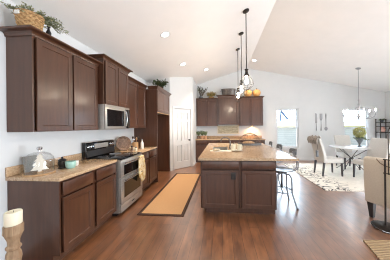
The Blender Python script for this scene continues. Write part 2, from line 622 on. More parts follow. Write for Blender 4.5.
def pseg(a, b, z0, z1f):
    A, B = P1 + PD * a, P1 + PD * b
    A2, B2 = A - PN * th, B - PN * th
    pts = [A, B, B2, A2]
    lo = [(p.x, p.y, z0) for p in pts]
    hi = [(p.x, p.y, (ceil_z(p.x) if z1f is None else z1f)) for p in pts]
    pw.add(lo + hi, [(0, 1, 2, 3), (4, 5, 6, 7), (0, 1, 5, 4), (1, 2, 6, 5), (2, 3, 7, 6), (3, 0, 4, 7)])


LEN = (P2 - P1).length
pseg(0, DA, 0, None)
pseg(DA, DB, DH, None)
pseg(DB, LEN, 0, None)
pw.prism([(WX, 5.50, 0), (P1.x, 5.50, 0), (P1.x, 5.50, ceil_z(P1.x)), (WX, 5.50, LZ)], (0, 0.11, 0))
pw.prism([(P2.x, P2.y, 0), (P2.x, BY, 0), (P2.x, BY, ceil_z(P2.x)), (P2.x, P2.y, ceil_z(P2.x))], (-0.11, 0, 0))
struct(pw.build('wall_pantry', 'wall'))

bbp = [(0, 0), (0.014, 0), (0.014, 0.085), (0.006, 0.10), (0, 0.10)]
struct(MB().sweep([(1.66, BY), (EX, BY)], bbp).build('baseboard_back', 'trim'))
struct(MB().sweep([(EX, BY), (EX, 2.8)], bbp).build('baseboard_right', 'trim'))
q0, q1 = P1, P1 + PD * (DA - 0.065)
q2, q3 = P1 + PD * (DB + 0.065), P2
bb = MB().sweep([tuple(q0), tuple(q1)], bbp)
bb.sweep([tuple(q2), tuple(q3), (P2.x, 6.75)], bbp)
struct(bb.build('baseboard_pantry', 'trim'))
struct(MB().sweep([(WX, FY), (WX, 1.60)], bbp).build('baseboard_left', 'trim'))


def window(n, o, y):
    """sash window in an opening of the back wall"""
    x0, x1, z0, z1 = o
    w = struct(thing('window_%d' % n, '', 'window', (x0, y, z0)))
    del w['label'], w['category']
    W_, H = x1 - x0, z1 - z0
    f = MB()
    f.box(0, 0.03, 0, 0.04, 0.12, H).box(W_ - 0.04, 0.03, 0, W_, 0.12, H).box(0.04, 0.03, 0, W_ - 0.04, 0.12, 0.04).box(0.04, 0.03, H - 0.04, W_ - 0.04, 0.12, H)
    f.build('window_frame', 'trim', w, bevel=0.004)
    MB().box(-0.02, -0.03, -0.025, W_ + 0.02, 0.03, 0.0).build('window_sill', 'trim', w, bevel=0.004)
    s = MB()
    zm = H * 0.505
    for a, b, yy in ((0.04, zm + 0.02, 0.05), (zm - 0.02, H - 0.04, 0.08)):
        s.box(0.04, yy, a, 0.07, yy + 0.028, b).box(W_ - 0.07, yy, a, W_ - 0.04, yy + 0.028, b)
        s.box(0.07, yy, a, W_ - 0.07, yy + 0.028, a + 0.04).box(0.07, yy, b - 0.035, W_ - 0.07, yy + 0.028, b)
    s.build('window_sash', 'trim', w)
    MB().box(0.07, 0.062, 0.08, W_ - 0.07, 0.066, zm - 0.02).build('pane', 'glass', w)
    MB().box(0.07, 0.092, zm + 0.02, W_ - 0.07, 0.096, H - 0.075).build('pane', 'glass', w)


window(1, W1, BY)
window(2, W2, BY)

# pantry door in the angled wall
c = P1 + PD * DA
d = struct(thing('door_1', '', 'door', (c.x, c.y, 0), math.atan2(PD.y, PD.x)))
del d['label'], d['category']
DW = DB - DA
fr = MB()
fr.box(-0.06, -0.018, 0, 0.006, 0.0, DH + 0.06).box(DW - 0.006, -0.018, 0, DW + 0.06, 0, DH + 0.06).box(0.006, -0.018, DH - 0.006, DW - 0.006, 0, DH + 0.06)
fr.box(0, 0, 0, 0.012, 0.11, DH).box(DW - 0.012, 0, 0, DW, 0.11, DH).box(0.012, 0, DH - 0.012, DW - 0.012, 0.11, DH)
fr.build('door_casing', 'trim', d, bevel=0.003)
sl = MB()
x0, x1, zt = 0.015, DW - 0.015, DH - 0.016
y0, y1 = 0.012, 0.047
xm = (x0 + x1) / 2
st = 0.10
for a, b in ((x0, x0 + st), (xm - 0.045, xm + 0.045), (x1 - st, x1)):
    sl.box(a, y0, 0.012, b, y1, zt)
rails = [(0.012, 0.24), (0.80, 0.94), (1.57, 1.66), (zt - 0.12, zt)]
for pa, pb in ((x0 + st, xm - 0.045), (xm + 0.045, x1 - st)):
    for a, b in rails:
        sl.box(pa, y0, a, pb, y1, b)
    for (a0, a1), (b0, b1) in zip(rails, rails[1:]):
        sl.box(pa, y0 + 0.024, a1, pb, y1 - 0.004, b0)
        sl.prism([(pa + 0.03, y0 + 0.024, a1 + 0.034), (pb - 0.034, y0 + 0.024, a1 + 0.034), (pb - 0.034, y0 + 0.024, b0 - 0.034), (pa + 0.03, y0 + 0.024, b0 - 0.034)], (0, -0.016, 0))
slab = sl.build('door_slab', 'trim', d)
kn = MB().lathe([(0.026, 0), (0.026, 0.006), (0.010, 0.01), (0.010, 0.03), (0.024, 0.04), (0.028, 0.055), (0.022, 0.066), (0.0, 0.068)], n=16)
kn.build('door_knob', 'iron', d, True, loc=(x1 - 0.06, y0, 0.95), rot=(PI / 2, 0, 0))
for z in (0.22, 1.02, 1.82):
    MB().tube([(0.010, 0.004, z - 0.045), (0.010, 0.004, z + 0.045)], 0.008, 8).build('hinge', 'grey_metal', d)

# ------------------------------------------------------------------ outside, seen through the back windows
struct(MB().box(-14, BY + 0.15, -0.35, 30, 60, -0.25).build('ground', 'patio'))
h = thing('neighbouring_house', 'white horizontal-sided house wall outside behind left back window', 'house', (0.0, 14.0, -0.25))
MB().box(2.6, 0, 0, 12.5, 5, 1.5).build('wall', 'siding', h)
MB().prism([(2.4, -0.3, 1.5), (12.8, -0.3, 1.5), (12.8, 2.5, 1.85), (2.4, 2.5, 1.85)], (0, 0, 0.08)).build('roof', 'field', h)
h = thing('play_frame', 'blue-grey post frame with diagonal brace outside beyond window', 'play frame', (5.55, 17.9, -0.25))
MB().box(0, 2.0, 0, 0.55, 2.4, 3.25).build('post', 'blue', h)
MB().tube([(1.0, 2.1, 3.3), (1.75, 2.1, 2.3)], 0.12, 8).build('brace', 'blue', h)
MB().tube([(1.0, 2.1, 3.3), (0.95, 2.1, 2.1)], 0.08, 8).build('brace', 'blue', h)

# ------------------------------------------------------------------ cabinets
CROWN = lambda z, e=0.055, hh=0.072: [(0.0, z - 0.012), (0.012, z - 0.012), (0.016, z + 0.008), (0.030, z + 0.026), (e - 0.006, z + hh - 0.018), (e, z + hh - 0.012), (e, z + hh), (0.0, z + hh)]
LR = PI / 2       # rotation of the units whose fronts face +x


def wall_unit(name, label, loc, rz, w, dep, z0, z1, ndoors, crown_sides='LFR', group=None, crown_h=0.072, crown_e=0.055):
    """upper cabinet: local x along the wall, front towards -y at y=0, back at y=dep"""
    t = thing(name, label, 'cabinet', loc, rz, group)
    dep -= 0.003
    body = MB().box(0, 0.028, z0, w, dep, z1).box(0, 0, z0, 0.016, 0.028, z1).box(w - 0.016, 0, z0, w, 0.028, z1)
    body.box(0.016, 0, z0, w - 0.016, 0.028, z0 + 0.016).box(0.016, 0, z1 - 0.03, w - 0.016, 0.028, z1)
    body.build('body', 'wood', t)
    dw = (w - 0.064 - 0.022 * (ndoors - 1)) / ndoors
    for i in range(ndoors):
        a = 0.032 + i * (dw + 0.022)
        MB().shaker(a, z0 + 0.006, a + dw, z1 - 0.02).build('door', 'wood', t)
    path = []
    if 'L' in crown_sides:
        path.append((0, dep))
    if 'l' in crown_sides:
        path.append((0, 0.06))
    path += [(0, -0.0), (w, -0.0)]
    if 'R' in crown_sides:
        path.append((w, dep))
    if 'r' in crown_sides:
        path.append((w, 0.06))
    MB().sweep(path, CROWN(z1, crown_e, crown_h)).build('crown_moulding', 'wood', t)
    return t


# note: sweep puts "outward" to the right of travel; travelling +x along the front, right is -y (the room)
wall_unit('upper_cabinet', 'near dark two-door upper cabinet on left wall, basket of greenery on it', (WX + 0.305, 1.673, 0), LR, 0.978, 0.305, 1.385, 2.405, 2, 'LF', crown_h=0.05, crown_e=0.084)
wall_unit('microwave_cabinet', 'taller projecting dark upper cabinet directly over the microwave', (WX + 0.395, 2.655, 0), LR, 0.757, 0.395, 1.80, 2.52, 2, 'LFR', crown_h=0.055, crown_e=0.065)
wall_unit('upper_cabinet', 'dark two-door upper cabinet between microwave and tall refrigerator panel', (WX + 0.325, 3.42, 0), LR, 0.966, 0.325, 1.40, 2.42, 2, 'F', crown_h=0.06)

# refrigerator surround
t = thing('refrigerator_surround', 'tall dark empty refrigerator surround with overhead cabinet beside pantry', 'cabinet', (WX + 0.62, 4.392, 0), LR)
MB().box(0, 0, 0, 0.02, 0.62, 2.40).build('side_panel', 'wood', t)
MB().box(1.05, 0, 0, 1.10, 0.62, 2.40).build('side_panel', 'wood', t)
MB().box(0.02, 0.012, 1.80, 1.05, 0.62, 2.40).build('cabinet_box', 'wood', t)
MB().shaker(0.03, 1.83, 0.53, 2.375, 0.012).build('door', 'wood', t)
MB().shaker(0.54, 1.83, 1.04, 2.375, 0.012).build('door', 'wood', t)
MB().box(0.02, -0.004, 1.785, 1.05, 0.03, 1.80).build('light_rail', 'pale_wood', t)
MB().sweep([(0, 0.225), (0, 0), (1.095, 0), (1.095, 0.62)], CROWN(2.40)).build('crown_moulding', 'wood', t)


def base_unit(name, label, loc, rz, w, dep=0.61, h=0.876, kick=0.075, kh=0.10, cols=1, drawers=True, endl=False, group=None):
    t = thing(name, label, 'cabinet', loc, rz, group)
    dep -= 0.003
    body = MB().box(0, 0.028, kh, w, dep, h).box(0, 0, kh, 0.016, 0.028, h).box(w - 0.016, 0, kh, w, 0.028, h)
    body.box(0.016, 0, kh, w - 0.016, 0.028, kh + 0.016).box(0.016, 0, h - 0.016, w - 0.016, 0.028, h)
    body.build('body', 'wood', t)
    MB().box(0.0, kick, 0, w, dep, kh).build('toe_kick', 'wood', t)
    cw = (w - 0.06 - 0.03 * (cols - 1)) / cols
    for i in range(cols):
        a = 0.03 + i * (cw + 0.03)
        if drawers:
            MB().box(a, -0.02, h - 0.02 - 0.14, a + cw, 0, h - 0.02).build('drawer', 'wood', t, bevel=0.004)
            MB().shaker(a, kh + 0.02, a + cw, h - 0.185).build('door', 'wood', t)
        else:
            MB().shaker(a, kh + 0.02, a + cw, h - 0.02).build('door', 'wood', t)
    return t


XF = WX + 0.597
base_unit('base_cabinet', 'nearest dark base cabinet at the end of left run, under glass cloche', (XF, 1.673, 0), LR, 0.487, 0.597)
base_unit('base_cabinet', 'dark base cabinet between the end cabinet and the stainless range', (XF, 2.162, 0), LR, 0.488, 0.597)
base_unit('base_cabinet', 'dark base cabinet just right of the range, hanging towel overlaps it', (XF, 3.42, 0), LR, 0.455, 0.597)
base_unit('base_cabinet', 'dark base cabinet against the tall refrigerator panel on left run', (XF, 3.877, 0), LR, 0.51, 0.597)


def worktop(name, label, loc, rz, w, dep, splash=True, ends=(0.0, 0.0), z=0.876, th=0.038):
    t = thing(name, label, 'countertop', loc, rz)
    MB().box(-ends[0], -0.025, z, w + ends[1], dep, z + th).build('slab', 'granite', t, bevel=0.006)
    if splash:
        MB().box(-ends[0], dep - 0.02, z + th, w + ends[1], dep, z + th + 0.10).build('backsplash', 'granite', t, bevel=0.003)
    return t


worktop('granite_worktop', 'speckled beige granite worktop left of the range, holding glass cloche', (XF, 1.673, 0), LR, 0.977, 0.594, ends=(0.02, 0))
worktop('granite_worktop', 'short speckled beige granite worktop right of range, holding utensil crock', (XF, 3.42, 0), LR, 0.967, 0.594)

# back run
YU = BY - 0.325
wall_unit('back_upper_cabinet', 'lower dark two-door wall cabinet at left of back run, under twigs', (-1.017, YU, 0), 0, 0.874, 0.325, 1.425, 2.50, 2, 'F', crown_h=0.05)
wall_unit('back_upper_cabinet', 'taller middle back wall cabinet with metal tub on top', (-0.14, BY - 0.38, 0), 0, 0.835, 0.38, 1.475, 2.602, 1, 'lFr', crown_h=0.05)
wall_unit('back_upper_cabinet', 'right dark back wall cabinet with orange pumpkins on top', (0.70, YU, 0), 0, 0.935, 0.325, 1.425, 2.53, 2, 'FR', crown_h=0.05)
YF = BY - 0.61
base_unit('back_base_cabinet', 'dark back base cabinet at pantry wall, under potted herbs', (-1.017, YF, 0), 0, 0.88, cols=2)
base_unit('back_base_cabinet', 'middle dark back base cabinet behind the island sink', (-0.135, YF, 0), 0, 0.86, cols=2)
base_unit('back_base_cabinet', 'right end dark back base cabinet behind wire dome on island', (0.73, YF, 0), 0, 0.90, cols=2)
worktop('granite_worktop', 'long beige granite worktop along the back wall', (-1.017, YF, 0), 0, 2.67, 0.607)
t = thing('tile_panel', 'framed beige mosaic tile panel mounted on back wall above worktop', 'tile panel', (-0.17, BY - 0.003, 1.085))
MB().box(0.03, -0.02, 0.03, 0.865, 0, 0.325).build('tiles', 'mosaic', t)
f = MB().box(0, -0.03, 0, 0.03, 0, 0.355).box(0.865, -0.03, 0, 0.895, 0, 0.355).box(0.03, -0.03, 0, 0.865, 0, 0.03).box(0.03, -0.03, 0.325, 0.865, 0, 0.355)
f.build('frame', 'cream_cer', t)
t = thing('cabinet_light', 'warm under-cabinet light at right end of back run', 'light', (1.25, BY - 0.12, 1.405))
MB().lathe([(0.045, 0), (0.045, 0.02), (0, 0.02)], n=20).build('housing', 'white_cer', t)
MB().lathe([(0.0, -0.004), (0.036, -0.004), (0.036, 0)], n=20).build('lens', 'warm_lens', t)
LAMP_LATER = (1.25, BY - 0.12, 1.38)

# ------------------------------------------------------------------ range and microwave
t = thing('double_oven_range', 'stainless double-oven range with black glass cooktop on left run', 'range', (WX + 0.64, 2.656, 0), LR)
RW = 0.758
MB().box(0, 0.0, 0.05, RW, 0.62, 0.895).build('body', 'steel', t)
MB().box(0.02, 0.06, 0, RW - 0.02, 0.60, 0.05).build('plinth', 'black', t)
MB().box(0, -0.02, 0.895, RW, 0.57, 0.918).build('cooktop', 'black_glass', t, bevel=0.005)
for x, y, r in ((0.2, 0.14, 0.10), (0.56, 0.14, 0.075), (0.2, 0.41, 0.075), (0.56, 0.41, 0.10)):
    MB().ring((x, y, 0.9185), r, 0.0018, 28, k=4).build('burner_ring', 'grey_metal', t)
con = MB().prism([(0, 0.545, 0.918), (0, 0.565, 1.16), (0, 0.585, 1.175), (0, 0.62, 1.175), (0, 0.62, 0.918)], (RW, 0, 0))
con = con.build('console', 'black_glass', t, bevel=0.006)
MB().box(0, 0.56, 1.172, RW, 0.617, 1.182).build('console_trim', 'steel', t)
MB().prism([(0.20, 0.555, 1.06), (0.20, 0.5575, 1.14), (0.20, 0.565, 1.14), (0.20, 0.5625, 1.06)], (0.36, 0, 0)).build('display', 'steel', con)
MB().prism([(0.02, 0.545, 0.935), (0.02, 0.553, 1.035), (0.02, 0.562, 1.035), (0.02, 0.556, 0.935)], (RW - 0.04, 0, 0)).build('vent_panel', 'black', con)
for x in (0.06, 0.135, 0.625, 0.70):
    MB().lathe([(0.026, 0), (0.026, 0.012), (0.019, 0.016), (0.017, 0.034), (0.0, 0.036)], n=16).build('knob', 'chrome', con, True, loc=(x, 0.560, 1.10), rot=(PI / 2 - 0.08, 0, 0))


def oven_door(z0, z1, wz0, wz1, hz):
    d_ = MB().box(0.006, -0.035, z0, RW - 0.006, 0, z1).build('oven_door', 'steel', t, bevel=0.005)
    MB().box(0.09, -0.037, wz0, RW - 0.09, -0.03, wz1).build('window', 'black_glass', d_)
    hb = MB().tube([(0.05, -0.085, hz), (RW - 0.05, -0.085, hz)], 0.013, 10)
    for x in (0.075, RW - 0.075):
        hb.tube([(x, -0.034, hz), (x, -0.085, hz)], 0.010, 8)
    hb.build('handle', 'chrome', d_, True)


oven_door(0.615, 0.888, 0.64, 0.80, 0.845)
oven_door(0.19, 0.608, 0.27, 0.52, 0.567)
MB().box(0.006, -0.03, 0.055, RW - 0.006, 0, 0.183).build('bottom_panel', 'steel', t, bevel=0.004)
MB().box(0.335, -0.0325, 0.105, 0.425, -0.029, 0.125).build('badge', 'black', t)

t = thing('microwave', 'stainless over-range microwave with black glass door', 'microwave', (WX + 0.395, 2.656, 0), LR)
MB().box(0, 0, 1.385, RW, 0.39, 1.797).build('body', 'steel', t, bevel=0.004)
d_ = MB().box(0.004, -0.025, 1.40, 0.60, 0, 1.765).build('door', 'steel', t, bevel=0.004)
MB().box(0.05, -0.027, 1.44, 0.545, -0.02, 1.725).build('window', 'black_glass', d_)
hb = MB().tube([(0.575, -0.03, 1.43), (0.578, -0.06, 1.46), (0.58, -0.07, 1.58), (0.578, -0.06, 1.70), (0.575, -0.03, 1.735)], 0.010, 10)
hb.build('handle', 'chrome', d_, True)
MB().box(0.605, -0.022, 1.40, RW - 0.004, 0, 1.765).build('control_panel', 'black_glass', t, bevel=0.003)
MB().box(0.004, -0.02, 1.768, RW - 0.004, 0, 1.798).build('vent_grille', 'steel', t)

# towel over the upper oven handle
tw = MB()
hx = WX + 0.64 + 0.085
ny, nz = 11, 26
vs, fs = [], []
for i in range(nz):
    s = i / (nz - 1)
    for j in range(ny):
        u = j / (ny - 1)
        if s < 0.36:
            x, z = hx - 0.018, 0.60 + (0.86 - 0.60) * (s / 0.36)
        elif s < 0.44:
            a = PI * (s - 0.36) / 0.08
            x, z = hx - 0.018 * math.cos(a), 0.86 + 0.018 * math.sin(a)
        else:
            k = (s - 0.44) / 0.56
            x, z = hx + 0.018 + 0.018 * math.sin(u * 9) * k, 0.86 - k * (0.50 - 0.20 * abs(u - 0.62))
        wd = 0.085 if s < 0.44 else 0.085 + 0.055 * math.sin((s - 0.44) / 0.56 * PI * 0.8)
        vs.append((x, 3.255 + (u - 0.5) * 2 * wd, z))
for i in range(nz - 1):
    for j in range(ny - 1):
        fs.append((i * ny + j, i * ny + j + 1, (i + 1) * ny + j + 1, (i + 1) * ny + j))
o = tw.add(vs, fs).build('dish_towel', 'towel', smooth=True)
so = o.modifiers.new('thickness', 'SOLIDIFY')
so.thickness = 0.006
tag(o, 'cream and gold patterned dish towel hanging over upper oven handle', 'towel')

# ------------------------------------------------------------------ island
IX0, IX1, IY0, IY1 = -0.345, 0.851, 2.914, 5.24
IYF = 2.834
t = thing('kitchen_island', 'large dark wood kitchen island standing on floor beside bar stools', 'island', (IX0, IYF, 0))
w = IX1 - IX0
LI = IY1 - IYF
sx0, sx1, sy0, sy1 = 0.12, 0.51, 3.62 - IYF, 4.44 - IYF      # void for the sink bowl
ib = MB().box(0, 0.03, 0.10, w, LI, 0.66).box(0, 0.03, 0.66, w, sy0, 0.876).box(0, sy1, 0.66, w, LI, 0.876).box(0, sy0, 0.66, sx0, sy1, 0.876).box(sx1, sy0, 0.66, w, sy1, 0.876)
for a, b in ((0, 0.016), (0.622, 0.648), (w - 0.016, w)):
    ib.box(a, 0, 0.10, b, 0.03, 0.876)
for a, b in ((0.10, 0.113), (0.863, 0.876)):
    ib.box(0.016, 0, a, 0.622, 0.03, b).box(0.648, 0, a, w - 0.016, 0.03, b)
ib.build('body', 'wood', t)
MB().box(0.07, 0.07, 0, w - 0.004, IY1 - IYF - 0.02, 0.10).build('toe_kick', 'wood', t)
for a, b in ((0.024, 0.612), (0.658, w - 0.024)):
    MB().box(a, -0.02, 0.742, b, 0, 0.862).build('drawer', 'wood', t, bevel=0.004)
    MB().shaker(a, 0.115, b, 0.715).build('door', 'wood', t)
ot = MB().box(0.488, -0.027, 0.575, 0.562, -0.02, 0.685).build('outlet', 'black', t, bevel=0.002)
for z in (0.605, 0.655):
    MB().box(0.506, -0.029, z - 0.014, 0.544, -0.026, z + 0.014).build('socket', 'iron', ot)
t = thing('island_worktop', 'wide speckled beige granite island top overhanging on the stool side', 'countertop', (0, 0, 0))
SXa, SXb, SYa, SYb = -0.20, 0.14, 3.66, 4.40
mb = MB()
Z0, Z1 = 0.876, 0.914
X0, X1, Y0, Y1 = -0.378, 1.185, 2.80, 5.275
for a, b, c_, d_ in ((X0, Y0, X1, SYa), (X0, SYb, X1, Y1), (X0, SYa, SXa, SYb), (SXb, SYa, X1, SYb)):
    mb.box(a, b, Z0, c_, d_, Z1)
mb.build('slab', 'granite', t)
t = thing('sink', 'stainless undermount sink set in island worktop beside faucet', 'sink', (0, 0, 0))
mb = MB()
E_ = 0.001
A0, A1, B0, B1 = SXa + E_, SXb - E_, SYa + E_, SYb - E_
mb.box(A0, B0, 0.69, A1, B1, 0.70)
for a, b, c_, d_ in ((A0, B0, A0 + 0.012, B1), (A1 - 0.012, B0, A1, B1), (A0 + 0.012, B0, A1 - 0.012, B0 + 0.012), (A0 + 0.012, B1 - 0.012, A1 - 0.012, B1), (A0 + 0.012, 4.02, A1 - 0.012, 4.04)):
    mb.box(a, b, 0.70, c_, d_, 0.900 if b != 4.02 else 0.86)
mb.build('bowl', 'steel', t)
for y in (3.84, 4.22):
    MB().lathe([(0.04, 0.70), (0.04, 0.703), (0.0, 0.703)], (-0.03, y, 0), 18).build('drain', 'chrome', t)
t = thing('faucet', 'chrome high-arc faucet on island behind the mugs', 'faucet', (0.19, 3.92, 0.914))
mb = MB().lathe([(0.030, 0), (0.030, 0.008), (0.024, 0.012), (0.022, 0.09), (0.016, 0.10)], n=18)
mb.build('base', 'tin', t, True)
mb = MB().tube([(0, 0, 0.09), (0, 0, 0.16), (-0.02, 0, 0.215), (-0.07, 0, 0.25), (-0.13, 0, 0.255), (-0.18, 0, 0.235), (-0.205, 0, 0.20), (-0.21, 0, 0.165)], [0.016, 0.015, 0.014, 0.013, 0.013, 0.013, 0.015, 0.016], 12)
mb.build('spout', 'tin', t, True)
MB().tube([(0.02, 0, 0.07), (0.06, 0.0, 0.10), (0.10, 0, 0.15)], [0.010, 0.009, 0.007], 8).build('lever', 'tin', t, True)

# mugs and plate in front of the faucet
o = tag(MB().shell([(0.055, 0), (0.085, 0.006), (0.125, 0.018), (0.128, 0.020)], 0.006, (0, 0, 0), 28).build('plate', 'white_cer', smooth=True, loc=(0.30, 3.62, 0.914)), 'white plate under the cream mugs on island', 'plate')


def mug(label, loc, rz):
    t = thing('mug', label, 'mug', loc, rz, 'cream mugs on the island plate')
    MB().shell([(0.036, 0), (0.046, 0.004), (0.050, 0.07), (0.051, 0.125)], 0.005, n=20).build('cup', 'cream_cer', t, True)
    MB().tube([(0.048, 0, 0.10), (0.072, 0, 0.095), (0.082, 0, 0.065), (0.070, 0, 0.035), (0.047, 0, 0.028)], 0.006, 8).build('handle', 'cream_cer', t, True)
    return t


m1 = mug('left cream mug on white plate beside island faucet', (0.245, 3.63, 0.922), 2.4)
dup(m1, (0.355, 3.62, 0.922), 0.4, 'right cream mug on white plate, nearer the wire dome')
t = thing('serving_board', 'pale round-ended wooden serving board at sink edge on island', 'board', (-0.02, 3.56, 0.914))
pts = [(0.22 * (1 if abs(math.cos(a)) < 2 else 1) * math.copysign(abs(math.cos(a)) ** 0.6, math.cos(a)), 0.065 * math.copysign(abs(math.sin(a)) ** 0.7, math.sin(a)), 0) for a in [2 * PI * i / 32 for i in range(32)]]
MB().prism(pts, (0, 0, 0.016)).build('board', 'white_wood', t)
o = tag(MB().shell([(0.03, 0), (0.05, 0.004), (0.07, 0.022), (0.075, 0.03)], 0.004, n=24).build('dish', 'cream_cer', smooth=True, loc=(-0.10, 3.56, 0.930)), 'small shallow cream dish on wooden serving board', 'dish')

# wire dome over dark tray
t = thing('wire_dome', 'rustic wire food dome on dark tray at island far end', 'dome', (0.75, 4.78, 0.914))
rx, ry = 0.37, 0.22
MB().lathe([(0.95, 0), (1.0, 0.004), (1.0, 0.05), (0.97, 0.05), (0.95, 0.012), (0.0, 0.012)], n=36, sx=0.31, sy=0.20).build('tray', 'urn', t)
wr = MB()
for k in range(9):
    a = PI * k / 9
    pts = []
    for i in range(17):
        b_ = PI * i / 16
        pts.append((0.29 * math.cos(b_) * math.cos(a), 0.185 * math.cos(b_) * math.sin(a), 0.052 + 0.255 * math.sin(b_)))
    wr.tube(pts, 0.0042, 5)
for z, k in ((0.054, 1.0), (0.16, 0.91), (0.25, 0.64)):
    wr.ring((0, 0, z), 0.29 * k, 0.004, 32, ry=0.185 * k)
wr.build('wires', 'plate_wood', t)
MB().ring((0, 0, 0.325), 0.02, 0.005, 14, 'Y').build('handle', 'iron', t)
o = tag(MB().lathe([(0.0, 0), (0.10, 0.004), (0.13, 0.03), (0.11, 0.065), (0.05, 0.085), (0, 0.088)], n=20, sx=1.3).build('bread_loaf', 'pale_wood', smooth=True, loc=(0.72, 4.78, 0.926)), 'brown bread loaf under the wire dome on island', 'bread')

# ------------------------------------------------------------------ bar stools
def stool(label):
    t = thing('bar_stool', label, 'stool', (0, 0, 0), 0, 'metal bar stools along the island')
    # local: the sitter faces -x (the island); back at +x
    SZ = 0.615
    prof = [(0.0, SZ), (0.10, SZ + 0.002), (0.15, SZ + 0.01), (0.185, SZ + 0.022), (0.19, SZ + 0.018), (0.175, SZ + 0.002), (0.10, SZ - 0.012), (0, SZ - 0.014)]
    MB().lathe(prof, n=26, sx=1.0, sy=1.05).build('seat', 'gunmetal', t, True)
    MB().tube([(0, 0, 0.30), (0, 0, SZ - 0.01)], 0.016, 10).build('screw_post', 'iron', t, True)
    for sx, sy in ((1, 1), (1, -1), (-1, 1), (-1, -1)):
        pts = [(0.02 * sx, 0.02 * sy, 0.565), (0.10 * sx, 0.10 * sy, 0.555), (0.125 * sx, 0.125 * sy, 0.50), (0.13 * sx, 0.13 * sy, 0.25), (0.145 * sx, 0.145 * sy, 0.18), (0.185 * sx, 0.19 * sy, 0.012), (0.20 * sx, 0.205 * sy, 0.010)]
        MB().tube(pts, 0.0155, 8).build('leg', 'gunmetal', t, True)
    MB().ring((0, 0, 0.26), 0.175, 0.009, 28).build('foot_ring', 'gunmetal', t, True)
    cr = MB()
    for a in (PI / 4, -PI / 4):
        cr.tube([(0.18 * math.cos(a), 0.18 * math.sin(a), 0.30), (-0.18 * math.cos(a), -0.18 * math.sin(a), 0.30)], 0.008, 6)
    cr.build('cross_brace', 'gunmetal', t)
    br_ = MB()
    for y in (-0.03, 0.03):
        br_.tube([(0.05, y, SZ - 0.014), (0.16, y, SZ - 0.016), (0.23, y, SZ + 0.005), (0.275, y, SZ + 0.05), (0.278, y, SZ + 0.14), (0.235, y, SZ + 0.26), (0.205, y, SZ + 0.335)], 0.011, 8)
    br_.build('back_bracket', 'gunmetal', t, True)
    pts = []
    for i in range(13):
        a = -0.62 + 1.24 * i / 12
        pts.append((0.225 * math.cos(a), 0.235 * math.sin(a)))
    bk = MB()
    n = len(pts)
    vs = []
    for r_, z in ((1.0, SZ + 0.295), (1.03, SZ + 0.385), (1.10, SZ + 0.385), (1.07, SZ + 0.295)):
        vs += [(x * r_, y * r_, z - (0.03 if abs(i - 6) > 5 and z > SZ + 0.3 else 0)) for i, (x, y) in enumerate(pts)]
    fs = []
    for q in range(4):
        for i in range(n - 1):
            fs.append((q * n + i, q * n + i + 1, ((q + 1) % 4) * n + i + 1, ((q + 1) % 4) * n + i))
    fs += [(0, n, 2 * n, 3 * n), (n - 1, 2 * n - 1, 3 * n - 1, 4 * n - 1)]
    bk.add(vs, fs).build('backrest', 'urn', t, True)
    return t


s0 = stool('nearest grey metal bar stool tucked under the island overhang')
s0.location = (1.085, 3.29, 0)
dup(s0, (1.085, 4.02, 0), 0.06, 'middle grey metal bar stool at island, only low backrest showing')
dup(s0, (1.085, 4.75, 0), -0.05, 'farthest grey metal bar stool at island, near the back cabinets')

# ------------------------------------------------------------------ things on the left worktop
CZ = 0.914
t = thing('glass_cloche', 'clear glass cloche with knob covering white wooden tree', 'cloche', (-2.035, 1.80, CZ), 0.1)
MB().lathe([(0.0, 0), (0.135, 0), (0.140, 0.006), (0.140, 0.016), (0.0, 0.016)], n=32).build('base', 'pale_wood', t, True)
MB().shell([(0.128, 0.0165), (0.130, 0.14), (0.122, 0.185), (0.095, 0.222), (0.05, 0.242), (0.012, 0.248)], 0.003, n=36).build('dome', 'cloche', t, True)
MB().lathe([(0.010, 0.248), (0.010, 0.262), (0.024, 0.272), (0.027, 0.288), (0.018, 0.302), (0, 0.306)], n=18).build('knob', 'chrome', t, True)
t = thing('wooden_tree', 'white layered wooden tree ornament inside the glass cloche', 'ornament', (-2.02, 1.79, CZ + 0.016), 0.80)
MB().box(-0.025, -0.014, 0, 0.025, 0.014, 0.014).build('stand', 'pale_wood', t)
half = [(0.014, 0.014), (0.014, 0.03), (0.076, 0.03), (0.034, 0.082), (0.062, 0.082), (0.026, 0.128), (0.048, 0.128), (0.016, 0.168), (0.032, 0.168), (0.0, 0.216)]
poly = [(x, -0.010, z) for x, z in half] + [(-x, -0.010, z) for x, z in half[-2::-1]]
MB().prism(poly, (0, 0.02, 0)).build('tree', 'white_wood', t)
o = tag(MB().box(-0.075, -0.006, 0, 0.075, 0.006, 0.19).build('slate_board', 'slate', bevel=0.002, loc=(-2.195, 1.86, CZ + 0.0005), rot=(-0.18, 0, PI / 2)), 'grey slate board leaning on wall behind glass cloche', 'board')
t = thing('canister', 'small dark metal lidded canister between cloche and mint bowl', 'canister', (-2.02, 2.065, CZ))
MB().lathe([(0.0, 0), (0.044, 0), (0.046, 0.008), (0.036, 0.026), (0.046, 0.05), (0.046, 0.085), (0.036, 0.095), (0, 0.095)], n=20).build('body', 'iron', t, True)
MB().lathe([(0.0, 0.095), (0.042, 0.095), (0.046, 0.102), (0.030, 0.116), (0.008, 0.123), (0.014, 0.138), (0.0, 0.145)], n=20).build('lid', 'black', t, True)
o = tag(MB().shell([(0.040, 0), (0.046, 0.006), (0.056, 0.04), (0.058, 0.082), (0.056, 0.086)], 0.005, n=28).build('mint_bowl', 'mint', smooth=True, loc=(-1.91, 2.07, CZ)), 'mint green ceramic bowl on near worktop, right of dark canister', 'bowl')
o = tag(MB().shell([(0.025, 0), (0.034, 0.01), (0.038, 0.07)], 0.003, n=20).build('cup', 'white_cer', smooth=True, loc=(-1.96, 2.20, CZ)), 'plain white cup to the right of mint bowl', 'cup')
t = thing('wall_outlet', 'white outlet plate on left wall above near worktop', 'outlet', (WX, 2.02, 1.13), LR)
MB().box(-0.036, -0.006, -0.058, 0.036, 0, 0.058).build('plate', 'trim', t, bevel=0.002)
